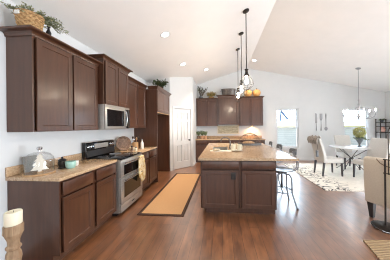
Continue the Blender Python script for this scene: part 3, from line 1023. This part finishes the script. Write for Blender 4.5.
for z in (-0.025, 0.025):
    MB().box(-0.016, -0.008, z - 0.016, 0.016, -0.005, z + 0.016).build('socket', 'white_cer', t)

# right of the range
t = thing('carved_plate', 'large round carved brown plate standing on edge by left wall', 'plate', (-2.10, 3.60, CZ + 0.160), -0.75)
pl_ = MB().lathe([(0.0, 0.0), (0.105, 0.0), (0.115, 0.010), (0.150, 0.020), (0.155, 0.012), (0.12, -0.006), (0.0, -0.010)], n=36)
pl_.build('plate', 'plate_wood', t, True, rot=(0, PI / 2 - 0.16, 0))
o = thing('plate_stand', 'small pale wooden easel holding the round carved plate', 'stand', (-2.10, 3.60, CZ), -0.75)
MB().box(-0.005, -0.06, 0, 0.07, -0.045, 0.02).box(-0.005, 0.045, 0, 0.07, 0.06, 0.02).build('foot', 'pale_wood', o)
MB().prism([(-0.045, -0.05, 0.0), (-0.060, -0.05, 0.0), (-0.078, -0.05, 0.16), (-0.070, -0.05, 0.16)], (0, 0.10, 0)).build('back', 'pale_wood', o)


def jar(name, label, loc, r, h, mb_, ml, lid='black'):
    t = thing(name, label, 'jar', loc)
    MB().lathe([(0, 0), (r * 0.92, 0), (r, 0.006), (r, h * 0.72), (r * 0.75, h * 0.8), (0, h * 0.8)], n=20).build('body', mb_, t, True)
    MB().lathe([(0, h * 0.8), (r * 0.8, h * 0.8), (r * 0.8, h), (0, h)], n=20).build('lid', ml, t, True)


jar('spice_jar', 'dark spice jar standing in front of the carved plate', (-1.86, 3.50, CZ), 0.024, 0.12, 'plate_wood', 'black')
jar('glass_jar', 'small pale glass jar between dark jar and utensil crock', (-1.80, 3.56, CZ), 0.026, 0.09, 'cream_cer', 'tin')
o = tag(MB().shell([(0.04, 0), (0.055, 0.006), (0.085, 0.045), (0.088, 0.052)], 0.004, n=24).build('bowl', 'cream_cer', smooth=True, loc=(-1.99, 3.76, CZ)), 'low cream bowl in front of the utensil crock', 'bowl')
CX, CY = -2.03, 3.98
t = thing('utensil_crock', 'pale wooden crock holding kitchen utensils right of range', 'crock', (CX, CY, CZ))
MB().shell([(0.060, 0), (0.066, 0.004), (0.068, 0.13), (0.064, 0.15)], 0.007, n=24).build('crock', 'pale_wood', t, True)
for k, (a, ln, m_, lab) in enumerate(((0.4, 0.27, 'iron', 'black spoon leaning furthest right in utensil crock'), (1.6, 0.25, 'pale_wood', 'pale wooden spoon in utensil crock'), (2.9, 0.28, 'iron', 'black spatula leaning left in utensil crock'), (4.6, 0.24, 'chrome', 'steel spoon at front of utensil crock'))):
    dx, dy = math.cos(a), math.sin(a)
    u = thing('utensil', lab, 'utensil', (CX + 0.012 * dx, CY + 0.012 * dy, CZ + 0.008), 0, 'utensils in the crock')
    MB().tube([(0, 0, 0), (dx * 0.045, dy * 0.045, ln * 0.75)], 0.005, 8).build('handle', m_, u, True)
    MB().sphere((dx * 0.054, dy * 0.054, ln * 0.88), (0.022, 0.022, 0.036), 12, 8).build('head', m_, u, True)
t = thing('bottle', 'tall white bottle right of utensil crock on short worktop', 'bottle', (-1.84, 3.93, CZ))
MB().lathe([(0, 0), (0.030, 0), (0.033, 0.006), (0.033, 0.13), (0.026, 0.155), (0.013, 0.175), (0.012, 0.20), (0, 0.20)], n=20).build('body', 'white_cer', t, True)
MB().lathe([(0, 0.20), (0.014, 0.20), (0.014, 0.225), (0, 0.225)], n=14).build('cap', 'grey_metal', t, True)


# ------------------------------------------------------------------ greenery and ornaments on the cabinets
def sprays(mb, mbs, c, n, ln, lw, leaves, spread=1.0, droop=0.4, up=0.7, bias=(0, 0), tip=0.9, stemr=0.0018):
    """n curved stems out of c with leaves along them"""
    c = Vector(c)
    for _ in range(n):
        a = random.uniform(0, 2 * PI)
        d_ = Vector((math.cos(a) * spread + bias[0], math.sin(a) * spread + bias[1], up * random.uniform(0.5, 1.2)))
        d_.normalize()
        L_ = ln * random.uniform(0.6, 1.05)
        pts = []
        for i in range(6):
            s_ = i / 5
            pts.append(c + d_ * L_ * s_ + Vector((0, 0, -droop * L_ * s_ * s_)))
        mbs.tube(pts, stemr, 4)
        for i in range(leaves):
            s_ = 0.2 + 0.8 * i / leaves
            p = c + d_ * L_ * s_ + Vector((0, 0, -droop * L_ * s_ * s_))
            dd = d_ * 0.6 + Vector((random.uniform(-1, 1), random.uniform(-1, 1), random.uniform(-0.5, 0.8)))
            mb.leaf(p, dd, lw * random.uniform(0.7, 1.2), lw * 0.22)


TZ = 2.456
t = thing('wicker_basket', 'woven wicker basket with white tag on near upper cabinet', 'basket', (-2.06, 1.735, TZ))
bk = MB()
nr = 9
for i in range(nr):
    s_ = i / (nr - 1)
    z = 0.012 + s_ * 0.165
    R = 0.080 + 0.028 * s_
    pts = [((R + 0.005 * (1 if (k + i) % 2 else -1)) * math.cos(2 * PI * k / 28), (R + 0.005 * (1 if (k + i) % 2 else -1)) * math.sin(2 * PI * k / 28), z) for k in range(28)]
    bk.tube(pts, 0.0115, 6, True)
bk.shell([(0.074, 0.0), (0.078, 0.01), (0.104, 0.175)], 0.006, n=28)
bk.build('weave', 'wicker', t, True)
MB().ring((0, 0, 0.186), 0.110, 0.011, 30).build('rim', 'wicker', t, True)
MB().box(-0.03, -0.122, 0.140, 0.020, -0.113, 0.178).build('tag', 'white_cer', t)
t = thing('trailing_greenery', 'sage green trailing plant spilling out of wicker basket', 'plant', (-2.06, 1.735, TZ + 0.10))
lf, stm = MB(), MB()
sprays(lf, stm, (0, 0, 0.04), 40, 0.25, 0.030, 20, 1.0, 0.35, 0.95, (0.0, 0.15))
sprays(lf, stm, (0.03, 0.05, 0.08), 18, 0.30, 0.030, 20, 0.5, 0.55, 0.6, (0.4, 1.0))
sprays(lf, stm, (-0.02, -0.03, 0.08), 10, 0.15, 0.028, 12, 0.8, 0.5, 0.9, (-0.3, -0.3))
lf.build('leaves', 'sage', t)
stm.build('stems', 'dark_leaf', t)
t = thing('black_lantern', 'small black slim ornament right of wicker basket on cabinet', 'ornament', (-2.02, 1.905, TZ))
MB().lathe([(0, 0), (0.030, 0), (0.032, 0.008), (0.016, 0.02), (0.022, 0.06), (0.026, 0.09), (0.012, 0.125), (0.010, 0.15), (0.018, 0.16), (0, 0.16)], n=18).build('body', 'black', t, True)
MB().ring((0, 0, 0.18), 0.02, 0.004, 14, 'X').build('ring', 'iron', t)

t = thing('potted_bush', 'dark green bushy plant in pot on top of refrigerator surround', 'plant', (-1.80, 5.10, 2.472))
MB().shell([(0.06, 0), (0.065, 0.006), (0.085, 0.11), (0.09, 0.12)], 0.006, n=20).build('pot', 'brown_edge', t, True)
lf, stm = MB(), MB()
sprays(lf, stm, (0, 0, 0.12), 46, 0.32, 0.075, 10, 0.9, 0.2, 1.2)
lf.build('leaves', 'dark_leaf', t)
stm.build('stems', 'dark_leaf', t)

t = thing('twig_vase', 'dark bare branches with few leaves in squat vase on back cabinet', 'plant', (-0.83, 7.19, 2.55))
MB().shell([(0.05, 0), (0.06, 0.004), (0.09, 0.06), (0.06, 0.11), (0.045, 0.13)], 0.006, n=20).build('vase', 'urn', t, True)
tw_, lf = MB(), MB()
for k in range(11):
    a = random.uniform(0, 2 * PI)
    d_ = Vector((math.cos(a) * 0.55 + 0.35, math.sin(a) * 0.15, 1.0)).normalized()
    p = Vector((0, 0, 0.08))
    pts = [p + d_ * s_ + Vector((0.03 * math.sin(s_ * 12 + k), 0, 0)) for s_ in (0, 0.08, 0.17, 0.25, 0.33, 0.40)]
    tw_.tube(pts, [0.015, 0.014, 0.012, 0.011, 0.009, 0.005], 5)
    for q in (2, 3, 4):
        s2 = Vector((random.uniform(-1, 1), random.uniform(-0.2, 0.2), 0.7)).normalized()
        tw_.tube([pts[q], pts[q] + s2 * 0.09], [0.009, 0.005], 4)
        lf.leaf(pts[q] + s2 * 0.09, s2, 0.06, 0.014)
tw_.build('branches', 'twig', t)
lf.build('leaves', 'dark_leaf', t)
t = thing('olive_fern', 'low olive yellow fern arrangement beside branches on back cabinet', 'plant', (-0.40, 7.19, 2.55))
MB().shell([(0.08, 0), (0.09, 0.005), (0.12, 0.06)], 0.008, n=20).build('bowl', 'wicker', t, True)
lf, stm = MB(), MB()
sprays(lf, stm, (0, 0, 0.06), 56, 0.30, 0.06, 10, 0.9, 0.25, 1.3)
lf.build('leaves', 'olive', t)
stm.build('stems', 'olive', t)
t = thing('metal_tub', 'wide galvanised metal tub on taller middle back cabinet', 'tub', (0.30, 7.18, 2.64))
MB().shell([(0.80, 0), (0.86, 0.01), (0.94, 0.25), (1.0, 0.262), (1.0, 0.275)], 0.03, n=36, sx=0.30, sy=0.16).build('tub', 'tin', t, True)
for sx in (-1, 1):
    MB().tube([(sx * 0.285, -0.04, 0.22), (sx * 0.325, -0.03, 0.20), (sx * 0.325, 0.03, 0.20), (sx * 0.285, 0.04, 0.22)], 0.007, 6).build('handle', 'iron', t, True)


def pumpkin(label, loc, r, h, rz):
    t = thing('pumpkin', label, 'pumpkin', loc, rz, 'pumpkins on the back cabinet')
    prof = [(r * math.sin(PI * i / 12) * (1.0 if i < 12 else 1) + 0.002, h * (0.5 - 0.5 * math.cos(PI * i / 12)) * (1 if i < 11 else 0.97)) for i in range(13)]
    MB().lathe(prof, n=40, lobes=9, amp=0.06).build('body', 'pumpkin', t, True)
    MB().tube([(0, 0, h * 0.94), (0.01, 0, h * 1.08), (0.03, 0, h * 1.18)], [0.022, 0.014, 0.012], 8).build('stem', 'twig', t, True)


pumpkin('left orange pumpkin behind the pendant bulbs on back cabinet', (1.08, 7.17, 2.58), 0.15, 0.29, 0.2)
pumpkin('right orange pumpkin nearest cabinet end on back cabinet', (1.42, 7.17, 2.58), 0.15, 0.30, 1.0)

for i, (x, hh, lab) in enumerate(((-0.91, 0.32, 'left potted green herb on back worktop by pantry wall'), (-0.77, 0.36, 'middle potted green herb on back worktop, tallest of three'), (-0.64, 0.32, 'right potted green herb in pale pot on back worktop'))):
    t = thing('potted_herb', lab, 'plant', (x, 6.93, CZ), 0, 'potted herbs on the back worktop')
    MB().shell([(0.05, 0), (0.054, 0.004), (0.066, 0.12), (0.068, 0.13)], 0.006, n=18).build('pot', 'terracotta' if i else 'plate_wood', t, True)
    lf, stm = MB(), MB()
    sprays(lf, stm, (0, 0, 0.11), 20, hh * 0.75, 0.06, 8, 0.32, 0.15, 1.3)
    lf.build('leaves', 'leaf', t)
    stm.build('stems', 'leaf', t)

# ------------------------------------------------------------------ pendants, recessed lights
SL = math.atan((RZ - LZ) / (RX - WX))
SR = math.atan((RZ - EZ) / (EX - RX))


def lamp(name, kind, loc, power, color, r, spot=None):
    l = bpy.data.lights.new(name, kind)
    l.energy = power
    l.color = color
    l.shadow_soft_size = r
    if spot:
        l.spot_size = spot
        l.spot_blend = 0.6
    o = bpy.data.objects.new(name, l)
    COL.objects.link(o)
    o.location = loc
    return o


lamp('cabinet_lamp', 'SPOT', LAMP_LATER, 22, (1, 0.50, 0.18), 0.03, 2.7)


def pendant(label, y):
    x = 0.49
    zc = ceil_z(x)
    t = thing('pendant_light', label, 'pendant light', (x, y, 0), 0, 'pendants over the island')
    MB().lathe([(0.0, 0.004), (0.062, 0.004), (0.062, -0.014), (0.05, -0.022), (0.0, -0.024)], n=24).build('canopy', 'iron', t, True, loc=(0, 0, zc - 0.005), rot=(0, -SL, 0))
    MB().tube([(0, 0, zc - 0.02), (0, 0, 2.50)], 0.009, 8).build('rod', 'iron', t, True)
    MB().lathe([(0.0, 2.515), (0.035, 2.512), (0.040, 2.50), (0.024, 2.49), (0.028, 2.44), (0.046, 2.40), (0.056, 2.385), (0.05, 2.38), (0.0, 2.385)], n=20).build('socket_cap', 'iron', t, True)
    cg = MB()
    prof = [(0.052, 2.385), (0.085, 2.345), (0.122, 2.285), (0.135, 2.235), (0.118, 2.185), (0.075, 2.145), (0.030, 2.122), (0.0, 2.118)]
    for k in range(8):
        a = 2 * PI * k / 8
        cg.tube([(r * math.cos(a), r * math.sin(a), z) for r, z in prof], 0.0024, 5)
    cg.ring((0, 0, 2.235), 0.135, 0.0026, 28)
    cg.ring((0, 0, 2.145), 0.075, 0.0024, 20)
    cg.sphere((0, 0, 2.112), 0.012, 10, 6)
    cg.build('wire_cage', 'cage', t)
    MB().lathe([(0.012, 2.38), (0.014, 2.34), (0.026, 2.285), (0.030, 2.26), (0.024, 2.238), (0.0, 2.228)], n=18).build('bulb', 'bulb', t, True)


pendant('nearest cage pendant light on dark rod above island front', 3.42)
pendant('middle cage pendant light of the row above the island', 4.25)
pendant('farthest cage pendant light of the row above the island', 5.12)


def downlight(label, x, y):
    z = ceil_z(x)
    t = thing('recessed_light', label, 'ceiling light', (x, y, z), 0, 'recessed ceiling lights')
    t.rotation_euler = (0, -SL if x < RX else SR, 0)
    MB().lathe([(0.066, 0.004), (0.066, -0.004), (0.092, -0.006), (0.098, -0.002), (0.098, 0.004)], n=28).build('trim_ring', 'trim', t, True)
    MB().lathe([(0.0, 0.003), (0.066, 0.003), (0.066, -0.002), (0.0, -0.002)], n=28).build('lens', 'lens', t)
    lamp('downlight_lamp', 'SPOT', (x, y, z - 0.03), 135, (1, 0.80, 0.58), 0.06, 1.5)


downlight('nearest lit recessed ceiling light, above the left cabinets', -1.05, 3.26)
downlight('lit recessed ceiling light above the runner, second from camera', -1.06, 4.85)
downlight('farthest lit recessed ceiling light left of pendants, near pantry', -0.50, 5.92)
downlight('lit recessed ceiling light right of the pendants beyond ridge', 1.20, 6.45)

# ------------------------------------------------------------------ runner and rugs
t = thing('runner_rug', 'long tan bamboo runner with dark brown border on kitchen floor', 'rug', (-1.376, 2.725, 0))
Lr, Wr = 2.48, 0.765
MB().box(0.05, 0.05, 0.001, Wr - 0.05, Lr - 0.05, 0.009).build('field', 'runner', t)
MB().box(0, 0, 0, 0.05, Lr, 0.011).box(Wr - 0.05, 0, 0, Wr, Lr, 0.011).box(0.05, 0, 0, Wr - 0.05, 0.05, 0.011).box(0.05, Lr - 0.05, 0, Wr - 0.05, Lr, 0.011).build('border', 'brown_edge', t)
o = tag(MB().box(0, 0, 0, 3.4, 2.75, 0.012).build('area_rug', 'rug', loc=(2.235, 3.995, 0)), 'cream dining rug with dark scroll border under table and chairs', 'rug')
o = tag(MB().prism([(0, 0, 0), (2.3, 0.06, 0), (2.2, -1.9, 0), (-0.42, -1.75, 0)], (0, 0, 0.014)).build('jute_rug', 'jute', loc=(1.72, 2.305, 0)), 'braided tan jute rug corner on floor at right', 'rug')

# ------------------------------------------------------------------ dining set
RG = 0.012


def dining_chair(label, loc, rz, sash=False):
    """faces +x locally"""
    t = thing('dining_chair', label, 'chair', loc, rz, 'upholstered chairs round the dining table')
    MB().box(-0.22, -0.235, 0.36, 0.27, 0.235, 0.485).build('seat', 'linen', t, bevel=0.03, seg=3)
    prof = [(-0.175, 0.42), (-0.20, 0.62), (-0.25, 0.82), (-0.33, 1.02), (-0.345, 1.045), (-0.375, 1.05), (-0.40, 1.035), (-0.335, 0.82), (-0.285, 0.62), (-0.26, 0.38), (-0.20, 0.37)]
    MB().prism([(x, -0.235, z) for x, z in prof], (0, 0.47, 0)).build('backrest', 'linen', t, bevel=0.015, seg=2)
    for sx, sy in ((0.235, 0.20), (0.235, -0.20), (-0.235, 0.20), (-0.235, -0.20)):
        x2 = sx - (0.045 if sx < 0 else -0.01)
        a, b = 0.022, 0.015
        MB().add([(sx - a, sy - a, 0.38), (sx + a, sy - a, 0.38), (sx + a, sy + a, 0.38), (sx - a, sy + a, 0.38), (x2 - b, sy - b, 0), (x2 + b, sy - b, 0), (x2 + b, sy + b, 0), (x2 - b, sy + b, 0)],
                 [(0, 1, 2, 3), (4, 5, 6, 7), (0, 1, 5, 4), (1, 2, 6, 5), (2, 3, 7, 6), (3, 0, 4, 7)]).build('leg', 'dark_leg', t)
    if sash:
        sh = MB()
        for k in range(9):
            y = -0.21 + k * 0.0525
            sh.tube([(-0.42, y, 0.88 + 0.02 * (k % 2)), (-0.445, y + 0.008, 0.98), (-0.42, y + 0.02 * (-1) ** k, 1.05), (-0.375, y, 1.075 + 0.03 * (k % 3 == 0)), (-0.335, y, 1.05)], [0.012, 0.026, 0.032, 0.026, 0.02], 7)
        sh.build('sash', 'grey_fabric', t, True)
        ts = MB().tube([(-0.41, -0.20, 0.92), (-0.425, -0.20, 0.72)], 0.006, 6)
        ts.build('cord', 'dark_leg', t)
        MB().box(-0.455, -0.225, 0.54, -0.395, -0.175, 0.72).build('tassel', 'urn', t, bevel=0.008)
    return t


dining_chair('pale dining chair with gathered grey sash, left of table', (3.03, 5.28, RG), 0.05, True)
dining_chair('pale dining chair on the far side of table by back wall', (4.12, 6.12, RG), -PI / 2 - 0.12)
dining_chair('pale dining chair at right of table, behind cream armchair', (3.83, 4.90, RG), PI + 0.22)

t = thing('dining_table', 'pale round dining table on crossed dark metal legs', 'table', (3.91, 5.66, RG))
MB().lathe([(0, 0.715), (0.52, 0.715), (0.56, 0.728), (0.56, 0.745), (0.552, 0.75), (0, 0.75)], n=48).build('tabletop', 'tabletop', t, True)
for k in range(2):
    a = PI * k / 2 + 0.45
    ca, sa = math.cos(a), math.sin(a)
    MB().tube([(-0.44 * ca, -0.44 * sa, 0.0125), (-0.40 * ca, -0.40 * sa, 0.03), (0.0, 0.0, 0.40), (0.40 * ca, 0.40 * sa, 0.70), (0.44 * ca, 0.44 * sa, 0.716)], 0.009, 8).build('leg', 'iron', t, True)
    MB().tube([(0.44 * ca, 0.44 * sa, 0.0125), (0.40 * ca, 0.40 * sa, 0.03), (0.0, 0.0, 0.40), (-0.40 * ca, -0.40 * sa, 0.70), (-0.44 * ca, -0.44 * sa, 0.716)], 0.009, 8).build('leg', 'iron', t, True)
MB().ring((0, 0, 0.40), 0.05, 0.012, 20).build('collar', 'iron', t, True)
VZ = RG + 0.75
t = thing('flower_urn', 'grey footed urn of yellow-green flowers on dining table', 'plant', (4.12, 5.62, VZ))
MB().shell([(0.06, 0), (0.065, 0.012), (0.025, 0.03), (0.022, 0.08), (0.05, 0.13), (0.085, 0.20), (0.105, 0.25), (0.11, 0.262)], 0.008, n=28).build('urn', 'urn', t, True)
lf, stm = MB(), MB()
sprays(lf, stm, (0, 0, 0.22), 26, 0.22, 0.06, 7, 1.0, 0.5, 0.7)
lf.build('leaves', 'leaf', t)
stm.build('stems', 'leaf', t)
fl = MB()
for _ in range(420):
    v = Vector((random.gauss(0, 1), random.gauss(0, 1), random.gauss(0, 1))).normalized()
    p = Vector((0, 0, 0.43)) + Vector((v.x * 0.128, v.y * 0.128, v.z * 0.125)) * random.uniform(0.75, 1.0)
    fl.leaf(p, v + Vector((random.uniform(-0.8, 0.8), random.uniform(-0.8, 0.8), random.uniform(-0.8, 0.8))), 0.055, 0.022)
fl.tube([(0, 0, 0.2), (0, 0, 0.45)], 0.02, 6)
fl.build('flower_heads', 'yellow_leaf', t)

# chandelier
CXH, CYH = 4.19, 5.74
cz = ceil_z(CXH)
t = thing('chandelier', 'candle-style metal chandelier hanging above the dining table', 'chandelier', (CXH, CYH, 0))
MB().lathe([(0.0, 0.004), (0.068, 0.004), (0.068, -0.012), (0.04, -0.03), (0.0, -0.034)], n=24).build('canopy', 'grey_metal', t, True, loc=(0, 0, cz - 0.004), rot=(0, SR, 0))
MB().tube([(0, 0, cz - 0.02), (0, 0, 2.160)], 0.008, 8).build('rod', 'grey_metal', t, True)
MB().lathe([(0.008, 2.200), (0.02, 2.180), (0.016, 2.120), (0.030, 2.020), (0.040, 1.920), (0.018, 1.860), (0.016, 1.740), (0.040, 1.700), (0.044, 1.660), (0.02, 1.620), (0.018, 1.590), (0.024, 1.570), (0.0, 1.550)], n=18).build('column', 'grey_metal', t, True)
for k in range(6):
    a = 2 * PI * k / 6 + 0.2
    ca, sa = math.cos(a), math.sin(a)
    prof = [(0.02, 1.670), (0.09, 1.620), (0.18, 1.595), (0.28, 1.610), (0.35, 1.660), (0.38, 1.715)]
    arm = MB().tube([(r * ca, r * sa, z) for r, z in prof], 0.008, 8)
    arm = arm.build('arm', 'grey_metal', t, True)
    MB().lathe([(0.008, 1.712), (0.034, 1.722), (0.036, 1.728), (0.0, 1.729)], (0.38 * ca, 0.38 * sa, 0), 16).build('drip_pan', 'grey_metal', arm, True)
    MB().lathe([(0.0, 1.728), (0.013, 1.728), (0.013, 1.815), (0.0, 1.815)], (0.38 * ca, 0.38 * sa, 0), 12).build('candle_sleeve', 'grey_metal', arm, True)
    MB().lathe([(0.005, 1.815), (0.013, 1.840), (0.010, 1.865), (0.0, 1.890)], (0.38 * ca, 0.38 * sa, 0), 12).build('bulb', 'cool_bulb', arm, True)
    wire = MB().tube([(0.035 * ca, 0.035 * sa, 1.980), (0.12 * ca, 0.12 * sa, 1.880), (0.22 * ca, 0.22 * sa, 1.740), (0.30 * ca, 0.30 * sa, 1.625)], 0.004, 6)
    wire.build('scroll', 'grey_metal', arm, True)

# wall art: knife, fork and spoon
YA = BY - 0.012
t = thing('wall_art', 'tall slim grey metal knife hung on back wall, leftmost utensil', 'wall art', (3.80, YA, 1.20), 0, 'giant cutlery on the wall')
MB().prism([(-0.035, 0, 0.30), (0.03, 0, 0.30), (0.04, 0, 0.50), (0.02, 0, 0.68), (-0.035, 0, 0.70)], (0, 0.011, 0)).build('blade', 'grey_metal', t)
MB().tube([(0, 0.002, 0.0), (0, 0.002, 0.10), (0, 0.002, 0.31)], [0.022, 0.016, 0.010], 8).build('handle', 'grey_metal', t)
t = thing('wall_art', 'grey metal fork hung on back wall between knife and spoon', 'wall art', (3.985, YA, 1.20), 0, 'giant cutlery on the wall')
f = MB()
for k in range(4):
    f.box(-0.048 + k * 0.027, 0, 0.48, -0.033 + k * 0.027, 0.011, 0.68)
f.prism([(-0.048, 0, 0.48), (-0.02, 0, 0.40), (0.02, 0, 0.40), (0.048, 0, 0.48)], (0, 0.011, 0))
f.build('tines', 'grey_metal', t)
MB().tube([(0, 0.002, 0.0), (0, 0.002, 0.10), (0, 0.002, 0.41)], [0.030, 0.016, 0.010], 8).build('handle', 'grey_metal', t)
t = thing('wall_art', 'grey metal spoon hung on back wall, rightmost of three utensils', 'wall art', (4.17, YA, 1.20), 0, 'giant cutlery on the wall')
MB().sphere((0, 0.003, 0.075), (0.062, 0.008, 0.078), 20, 10).build('bowl', 'grey_metal', t, True)
MB().tube([(0, 0.002, 0.14), (0, 0.002, 0.45), (0, 0.002, 0.60), (0, 0.002, 0.68)], [0.010, 0.012, 0.024, 0.016], 8).build('handle', 'grey_metal', t)

# etagere in the far right corner
t = thing('shelf_unit', 'dark metal open shelf unit in far right corner', 'shelf', (5.98, 7.14, 0))
for x, y in ((0, 0), (0, 0.20), (0.36, 0), (0.36, 0.20)):
    p = MB().tube([(x, y, 0), (x, y, 1.60)], 0.014, 8)
    p.sphere((x, y, 1.615), 0.022, 10, 8)
    p.build('post', 'iron', t, True)
for z in (0.30, 0.72, 1.12, 1.49):
    MB().box(-0.01, -0.01, z - 0.015, 0.37, 0.21, z + 0.01).build('shelf', 'iron', t)
MB().tube([(0, 0, 1.345), (0.36, 0, 1.345)], 0.010, 6).tube([(0, 0.20, 1.345), (0.36, 0.20, 1.345)], 0.010, 6).build('rail', 'iron', t)
t = thing('shelf_plant', 'small green plant in pot on shelf unit top', 'plant', (6.11, 7.24, 1.50))
MB().shell([(0.04, 0), (0.044, 0.004), (0.056, 0.08)], 0.005, n=16).build('pot', 'urn', t, True)
lf, stm = MB(), MB()
sprays(lf, stm, (0, 0, 0.07), 22, 0.12, 0.05, 6, 1.0, 0.3, 0.8)
lf.build('leaves', 'leaf', t)
stm.build('stems', 'leaf', t)
o = tag(MB().shell([(0.05, 0), (0.06, 0.005), (0.085, 0.09), (0.06, 0.16), (0.04, 0.18), (0.048, 0.20)], 0.006, n=22).build('vase', 'pink', smooth=True, loc=(6.14, 7.24, 1.13)), 'blush pink vase on second shelf of corner shelf unit', 'vase')

# ------------------------------------------------------------------ armchair, stand, candle in the foreground
# back panel runs from its far bottom corner towards the camera; the chair faces away to the right
ang = math.atan2(0.42, 0.9)
t = thing('armchair', 'cream upholstered armchair seen from behind at right edge', 'armchair', (2.215, 2.935, 0), ang)
# local: +x the way the chair faces, y from 0 (far end) to -0.78 (near end)
prof = [(0.0, 0.235), (0.16, 0.235), (0.16, 0.50), (0.11, 0.90), (0.07, 0.935), (0.0, 0.935), (-0.035, 0.91), (-0.03, 0.60)]
MB().prism([(x, 0, z) for x, z in prof], (0, -0.70, 0)).build('backrest', 'cream_fabric', t, bevel=0.025, seg=3)
for y0_, y1_ in ((-0.16, -0.005), (-0.695, -0.54)):
    MB().box(0.14, y0_, 0.235, 0.80, y1_, 0.62).build('arm', 'cream_fabric', t, bevel=0.04, seg=3)
MB().box(0.12, -0.55, 0.235, 0.78, -0.15, 0.36).build('seat_base', 'cream_fabric', t, bevel=0.01)
MB().box(0.15, -0.535, 0.36, 0.80, -0.165, 0.48).build('seat_cushion', 'cream_fabric', t, bevel=0.035, seg=3)
for x, y in ((0.06, -0.06), (0.06, -0.63), (0.73, -0.06), (0.73, -0.63)):
    MB().add([(x - 0.042, y - 0.042, 0.25), (x + 0.042, y - 0.042, 0.25), (x + 0.042, y + 0.042, 0.25), (x - 0.042, y + 0.042, 0.25), (x - 0.010, y - 0.024, 0), (x + 0.038, y - 0.024, 0), (x + 0.038, y + 0.024, 0), (x - 0.010, y + 0.024, 0)],
             [(0, 1, 2, 3), (4, 5, 6, 7), (0, 1, 5, 4), (1, 2, 6, 5), (2, 3, 7, 6), (3, 0, 4, 7)]).build('leg', 'dark_leg', t)
MB().tube([(-0.036, -0.17, 0.925), (-0.04, -0.215, 0.87), (-0.04, -0.27, 0.84), (-0.04, -0.35, 0.825), (-0.04, -0.43, 0.84), (-0.04, -0.485, 0.87), (-0.036, -0.53, 0.925)], 0.006, 6).build('piping', 'plate_wood', t, True)

t = thing('metal_stand', 'dark metal arched floor stand with round base before cream armchair', 'stand', (2.26, 2.60, 0), -1.134)
MB().lathe([(0, 0), (0.165, 0), (0.17, 0.008), (0.168, 0.022), (0.14, 0.03), (0.0, 0.034)], n=36).build('base', 'iron', t, True)
MB().ring((0, 0, 0.016), 0.170, 0.007, 40).build('base_rim', 'chrome', t, True)
MB().tube([(-0.025, 0, 0.03), (-0.025, 0, 0.945)], 0.011, 10).build('post', 'iron', t, True)
MB().tube([(0.012, 0, 0.74), (0.012, 0, 1.34), (0.03, 0, 1.385), (0.07, 0, 1.405), (0.13, 0, 1.395), (0.18, 0, 1.35), (0.19, 0, 1.28)], 0.006, 8).build('arched_rod', 'iron', t, True)
for z in (0.94, 0.75):
    MB().tube([(-0.045, 0, z), (0.16, 0, z)], 0.008, 8).build('cross_bar', 'iron', t, True)
MB().tube([(0.04, 0, 0.75), (0.045, 0, 0.60), (0.075, 0, 0.52), (0.12, 0, 0.52)], 0.006, 8).build('hook', 'iron', t, True)

t = thing('candle_pillar', 'turned pale wooden floor candle pillar before left base cabinet', 'candle holder', (-1.775, 1.35, 0))
prof = [(0, 0), (0.10, 0), (0.105, 0.02), (0.09, 0.04), (0.06, 0.055), (0.05, 0.08), (0.062, 0.11), (0.05, 0.14), (0.042, 0.20), (0.046, 0.28), (0.052, 0.33), (0.048, 0.37), (0.038, 0.395), (0.050, 0.41), (0.050, 0.425),
        (0.038, 0.44), (0.040, 0.475), (0.054, 0.515), (0.064, 0.535), (0.064, 0.60), (0.060, 0.612), (0, 0.612)]
MB().lathe(prof, n=8).build('column', 'driftwood', t, False)
o = thing('pillar_candle', 'thick ivory pillar candle on turned wooden holder at left', 'candle', (-1.775, 1.35, 0.612))
MB().lathe([(0, 0), (0.054, 0), (0.056, 0.004), (0.056, 0.102), (0.051, 0.108), (0.04, 0.101), (0, 0.098)], n=28).build('wax', 'candle', o, True)
MB().tube([(0, 0, 0.097), (0.002, 0, 0.114)], 0.002, 6).build('wick', 'black', o)
